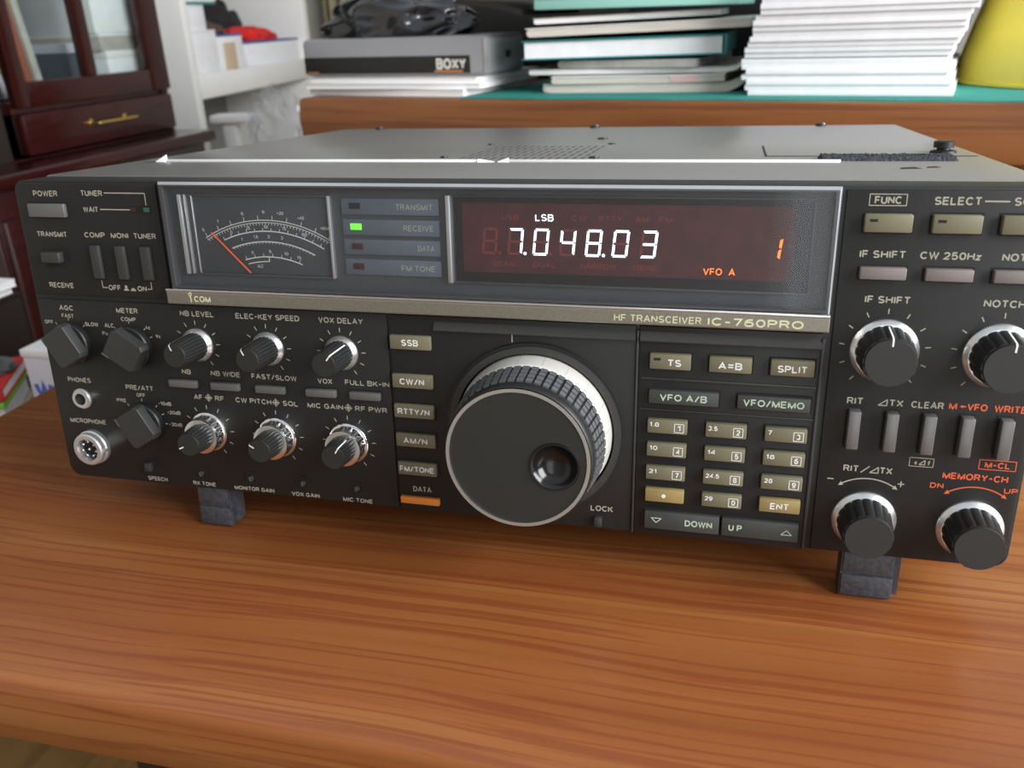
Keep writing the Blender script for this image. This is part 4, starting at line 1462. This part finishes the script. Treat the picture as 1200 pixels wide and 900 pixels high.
# local frame of the hutch: x along its front (into the room), y to the left (behind the front), z up
t = thing('china_cabinet', (HO.x, HO.y, FLOOR_Z), HRZ, 'dark red mahogany cabinet with glazed door, drawer and brass pull at left', 'cabinet')
F0 = -FLOOR_Z
b = MB()
b.box(-140, 338, 12, 380, 12 + F0, 40 + F0, 'mahog')           # waist board
b.box(-140, 338, 360, 380, 40 + F0, 720 + F0, 'dark')           # back
b.box(316, 334, 10, 380, 40 + F0, 720 + F0, 'mahog', 2)          # right side
b.box(-22, -6, 30, 380, 40 + F0, 720 + F0, 'dark')               # partition
b.box(-140, 334, 10, 380, 704 + F0, 720 + F0, 'mahog', 2)
b.box(-6, 318, 14, 370, 100 + F0, 116 + F0, 'mahog')             # glazed shelf floor
b.box(-140, -22, 14, 40, 40 + F0, 704 + F0, 'dark')
b.build('carcass', t)
b = MB()
b.box(-145, 338, -70, 20, 20 + F0, 39 + F0, 'mahog', 5, 3)
b.build('counter_board', t)
b = MB()
b.box(-140, 328, -50, 380, 0, 20 + F0, 'mahog', 3)
b.build('base_unit', t)
for x0 in (-130, 100):
    b = MB()
    b.box(x0, x0 + 218, -58, -49, 70, F0 - 20, 'mahog', 4)
    d_ = b.build('base_door', t)
    b = MB()
    b.lathe(x0 + 190, F0 - 120, [(-72, 7), (-66, 10), (-58, 4)], 'brass', 20)
    b.build('knob', d_)
b = MB()
for (x0, x1, z0, z1) in ((-4, 20, 108, 690), (284, 331, 108, 690), (20, 284, 108, 142), (20, 284, 640, 690)):
    b.box(x0, x1, 0, 16, z0 + F0, z1 + F0, 'mahog', 3)
dr = b.build('glazed_door', t)
b = MB(); b.box(138, 163, 0, 14, 142 + F0, 640 + F0, 'mahog', 3); b.build('mullion', dr)
for (x0, x1) in ((18, 140), (161, 286)):
    b = MB(); b.box(x0, x1, 7, 10, 140 + F0, 642 + F0, 'pane'); b.build('glass_pane', dr)
b = MB()
b.box(-4, 326, -2, 20, 44 + F0, 101 + F0, 'mahog', 4)
dw = b.build('drawer', t)
b = MB()
for x in (124, 200):
    b.lathe(x, 75 + F0, [(-20, 2.6), (-3, 3), (-2, 6), (0, 6)], 'brass', 16)
b.box(118, 206, -24, -19, 72.3 + F0, 77.7 + F0, 'brass', 2.2, 3)
b.build('handle', dw, label='brass bar pull')
b = MB()
b.lathe(-27, 160 + F0, [(-6, 3), (-3, 5), (0, 3), (30, 3)], 'brass', 20)
b.build('side_knob', t)


def in_hutch(name, x, y, z, label, cat, group=None, rz=0.0):
    p = HO + HD * x + Vector((-HD.y, HD.x, 0)) * y
    return thing(name, (p.x, p.y, z), HRZ + R(rz), label, cat, group)


G = 'things behind the cabinet glass'
for (nm, x, y, w, d, z0, h, k, kk, lab, cat, rz) in (
        ('box', 270, 36, 78, 150, 116, 58, 'paper', 'edge', 'white box lowest behind the right pane of the mahogany cabinet', 'box', 0),
        ('box', 266, 38, 86, 150, 174.2, 26, 'greymag', 'edge', 'grey flat box between the two white boxes behind the cabinet glass', 'box', 2),
        ('box', 262, 36, 88, 150, 200.4, 90, 'paper', 'edge', 'tall white box topmost behind the right pane of the cabinet', 'box', -1),
        ('box', 204, 70, 40, 120, 116, 72, 'slateblue', 'lilac', 'slate blue box beside the white boxes behind the right pane', 'box', 4),
        ('box', 84, 150, 110, 120, 116, 44, 'cloth_grey', 'mossgreen', 'dark grey box low behind the left cabinet pane', 'box', 0),
        ('box', 96, 155, 90, 110, 160.2, 34, 'greymag', 'mossgreen', 'grey box lying on the dark grey box behind the left pane', 'box', 0)):
    q = in_hutch(nm, x, y, z0, lab, cat, G, rz)
    b = MB(); b.box(-w / 2, w / 2, 0, d, 0, h * 0.8, k, 1.2); b.build('body', q)
    b = MB(); b.box(-w / 2 - 1, w / 2 + 1, -1, d + 1, h * 0.8, h, kk, 1.0); b.build('lid', q)
for (x, w, h, k, lean, lab) in ((34, 9, 190, 'paper', -7, 'white upright magazine leaning leftmost behind the left cabinet pane'),
                                (52, 12, 205, 'mossgreen', -7, 'moss green upright folder between white and rust ones behind cabinet glass'),
                                (70, 9, 200, 'paper', -7, 'white upright magazine beside the rust folder behind the cabinet glass'),
                                (86, 12, 210, 'rust', -7, 'rust red upright folder leaning behind the left cabinet pane'),
                                (104, 12, 190, 'greymag', -7, 'grey upright folder rightmost of the leaning ones behind the left pane')):
    q = in_hutch('folder', x, 60, 116.3, lab, 'folder', 'upright folders behind the left pane')
    q.rotation_euler = (0, R(lean), HRZ)
    b = MB(); b.box(0, w, 0, 80, 1.5, h, k, 0.8); b.build('cover', q)
    b = MB(); b.box(1.2, w - 1.2, 1.5, 81.0, 2.5, h + 0.4, 'edge'); b.build('pages', q)

# ------------------------------------------------------------------ white bookcase beyond it
BD = Vector((-0.1, 0.995, 0)).normalized()
BO = Vector((-794.4, 1362.7, 0))
BRZ = math.atan2(BD.y, BD.x)
t = thing('bookcase', (BO.x, BO.y, FLOOR_Z), BRZ, 'tall white open bookcase with boxes and a red cloth on its shelf', 'bookcase')
b = MB(); b.box(18, 46, 0, 280, 0, 900 + F0, 'shelfwhite', 2); b.build('side_panel', t)
b = MB(); b.box(696, 736, 0, 280, 0, 900 + F0, 'shelfwhite', 2); b.build('side_panel', t)
b = MB(); b.box(46, 696, 262, 278, 0, 880 + F0, 'wallgrey'); b.build('back_panel', t)
for z0 in (66, 480, -330, -700):
    b = MB()
    b.box(46.5, 695.5, 4, 262, z0 + F0, z0 + 22 + F0, 'shelfwhite', 1)
    b.box(48, 694, -2, 14, z0 - 6 + F0, z0 + 44 + F0, 'shelfwhite', 2)
    b.build('shelf', t)
b = MB(); b.box(18, 736, 0, 280, 900 + F0, 922 + F0, 'shelfwhite', 2); b.build('top_board', t)


def in_book(name, x, y, z, label, cat, group=None, rz=0.0):
    p = BO + BD * x + Vector((-BD.y, BD.x, 0)) * y
    return thing(name, (p.x, p.y, z), BRZ + R(rz), label, cat, group)


SH = 88.2
G = 'boxes on the white bookcase shelf'
for (x0, x1, y, d, z0, z1, k, kl, lab) in (
        (52, 192, 18, 180, SH, 197, 'paper', 'paper', 'large white box at the left end of the white bookcase shelf'),
        (54, 166, 24, 160, 197.3, 248, 'paper', 'paper', 'smaller white box stacked on the large white box in the bookcase'),
        (50, 220, 20, 170, 248.3, 268, 'paper', 'tealbook', 'flat white box with greenish base topmost at the bookcase left end'),
        (196, 330, 20, 160, SH, 186, 'paper', 'bluecard', 'white box with tan panel in the middle of the bookcase shelf'),
        (346, 690, 18, 190, SH, 166, 'paper', 'bluecard', 'wide low white box with blue lid edge on the bookcase shelf, under the red cloth')):
    q = in_book('box', x0, y, z0, lab, 'box', G)
    w, h = x1 - x0, z1 - z0
    if kl == 'tealbook':
        b = MB(); b.box(0, w, 0, d, 0, 5, kl, 1); b.build('base', q)
        b = MB(); b.box(0, w, 0, d, 5, h, k, 1); b.build('lid', q)
    else:
        b = MB(); b.box(0, w, 0, d, 0, h - 5, k, 1.5); b.build('body', q)
        b = MB(); b.box(0, w, 0, d, h - 5, h, kl, 1); b.build('lid', q)
    if 'tan' in lab:
        b = MB(); b.box(28, 90, -1.5, 0.5, 4, h - 18, 'tan', 0.5); b.build('panel', q)


def crumple_at(name, p, rz, sx, sy, sz, seed, k, label, cat, amp, freq, flat, sharp=True):
    o = crumple(name, 0, 0, 0, sx, sy, sz, seed, k, label, cat, amp, freq, 5, 0, (p[0], p[1], p[2]), flat, sharp)
    o.rotation_euler = (0, 0, rz)
    return o


def bpt(x, y, z):
    p = BO + BD * x + Vector((-BD.y, BD.x, 0)) * y
    return (p.x, p.y, z)


crumple_at('cloth', bpt(480, 76, 166.3), BRZ, 158, 42, 30, 8.3, 'cloth_red', 'bright red folded cloth lying on the wide white box in the bookcase', 'cloth', 0.35, 1.5, 0.05)
crumple_at('garment', bpt(505, 158, 166.4), BRZ, 122, 26, 84, 1.7, 'cloth_black', 'black garment heaped behind the red cloth in the bookcase', 'garment', 0.4, 1.6, 0.1)
crumple_at('cloth', bpt(262, 78, 186.5), BRZ, 52, 40, 26, 5.7, 'cloth_brown', 'brown cloth bundle left of the red cloth in the bookcase', 'cloth', 0.3, 1.5, 0.1)

# white stand with a clear plastic bag in front of the bookcase
t = thing('stand', (-668, 1290, FLOOR_Z), R(8), 'white narrow stand beside the countertop end, below the bookcase shelf', 'stand')
b = MB()
b.box(-14, 14, -14, 14, 20, F0 + 26, 'shelfwhite', 4)
b.build('post', t)
b = MB()
b.box(-34, 46, -26, 26, F0 + 26, F0 + 42, 'shelfwhite', 5)
b.build('head', t)
b = MB()
b.box(-50, 50, -60, 60, 0, 20, 'shelfwhite', 6)
b.build('base', t)
crumple_at('plastic_bag', (-545, 1250, -30), 0, 48, 46, 64, 2.2, 'sheer', 'clear crumpled plastic bag below the white bookcase shelf', 'bag', 0.5, 1.7, 0.9)
t = thing('stool', (-530, 1250, FLOOR_Z), 0, 'low stool under the clear plastic bag', 'stool')
b = MB(); b.box(-76, 76, -80, 80, -30 - FLOOR_Z - 22, -30 - FLOOR_Z, 'shelfwhite', 4); b.build('seat', t)
for sx in (-60, 60):
    for sy in (-65, 65):
        b = MB(); b.box(sx - 12, sx + 12, sy - 12, sy + 12, 0, -52 - FLOOR_Z, 'shelfwhite', 2); b.build('leg', t)

# curtain strip by the far wall
b = MB()
ring1 = []
N = 80
rings = []
for zz in (FLOOR_Z + 5, 400, 1500):
    ring1 = [(-960 + 3.6 * i, 2400 + 14 * math.sin(i * 0.62), zz) for i in range(N)] + [(-960 + 3.6 * i, 2406 + 14 * math.sin(i * 0.62), zz) for i in range(N - 1, -1, -1)]
    rings.append(ring1)
b.loft(rings, 'curtain')
tag(b.build('curtain', None, 60), 'olive curtain hanging by the far wall beyond the bookcase', 'curtain')

# ------------------------------------------------------------------ low bench at left with books
BZ = -200.0
t = thing('bench', (-375, 400, FLOOR_Z), 0, 'low dark bench left of the table, holding books and a white box', 'bench')
b = MB(); b.box(-190, 195, -200, 200, BZ - 24 - FLOOR_Z, BZ - FLOOR_Z, 'dark', 4); b.build('seat', t)
for sx in (-165, 170):
    for sy in (-175, 175):
        b = MB(); b.box(sx - 18, sx + 18, sy - 18, sy + 18, 0, BZ - 24 - FLOOR_Z, 'dark', 2); b.build('leg', t)
t = thing('box', (-357, 338, BZ), 0, 'white cardboard box with blue letters behind the left edge of the table', 'box')
b = MB(); b.box(0, 120, 0, 110, 0, 112, 'lilac', 2); b.build('body', t)
b = MB(); b.box(-1, 121, -1, 111, 112, 120, 'paper', 1.5); b.build('lid', t)
b = MB(); b.text('WV', 25, 76, 40, 20, -0.2, 'blueink', bold=0.05); b.build('lettering', t, label='blue lettering')
for (z0, h, x0, w, y0, d, kc, kp, lab, rz) in ((BZ, 24, -514, 164, 236, 100, 'cream', 'cream', 'thick cream book lowest in the pile left of the white box', 29),
                                              (BZ + 24.3, 20, -512, 160, 240, 98, 'tan', 'cream', 'tan book in the middle of the pile left of the white box', 28),
                                              (BZ + 44.6, 20, -514, 162, 237, 98, 'greymag', 'paper', 'grey-white book just below the lime green one by the white box', 30),
                                              (BZ + 64.9, 7, -516, 166, 234, 100, 'greencover', 'greencover', 'thin lime green book second from the top of the left pile', 29),
                                              (BZ + 72.2, 13, -515, 166, 236, 98, 'redcover', 'paper', 'red book on top of the pile left of the white box', 29)):
    t = thing('book', (x0, y0, z0), R(rz), lab, 'book', 'pile of books left of the white box')
    b = MB()
    b.box(0, w, 0, d, 0, 1.6, kc, 0.4); b.box(0, w, 0, d, h - 1.6, h, kc, 0.4); b.box(0, 2.5, 0, d, 0, h, kc, 0.6)
    if kc in ('redcover', 'greencover'):
        b.box(0, w, 0, 2.5, 0, h, kc, 0.6)
    b.build('cover', t)
    b = MB(); b.box(2, w - 2, 3 if kc in ('redcover', 'greencover') else 1.2, d - 2, 1.5, h - 1.5, kp); b.build('pages', t)
crumple_at('cloth', (-462, 330, BZ + 85.4), R(29), 70, 30, 16, 4.4, 'cloth_grey', 'dark grey cloth lying on the red book at the left edge', 'cloth', 0.3, 1.6, 0.3)
t = thing('box', (-592, 440, BZ), 0, 'dark box at the far left under two white magazines', 'box')
b = MB(); b.box(0, 56, 0, 96, 0, 106, 'dark', 2); b.build('body', t)
b = MB(); b.box(-0.5, 56.5, -0.5, 96.5, 106, 112, 'dark', 1); b.build('lid', t)
for i in range(2):
    t = thing('magazine', (-590 + i * 3, 442 + 3 * i, BZ + 112.2 + i * 9.3), R(2 - 4 * i), 'white magazine on the dark box at the far left, %s of two' % ('lower', 'upper')[i], 'magazine', 'white magazines at the far left')
    b = MB(); b.box(0.5, 53.5, 0.5, 83.5, 0.8, 8.2, 'edge'); b.build('pages', t)
    b = MB(); b.box(0, 54, 0, 84, 0, 0.9, 'paper'); b.box(0, 54, 0, 84, 8.1, 9.0, 'paper'); b.build('cover', t)
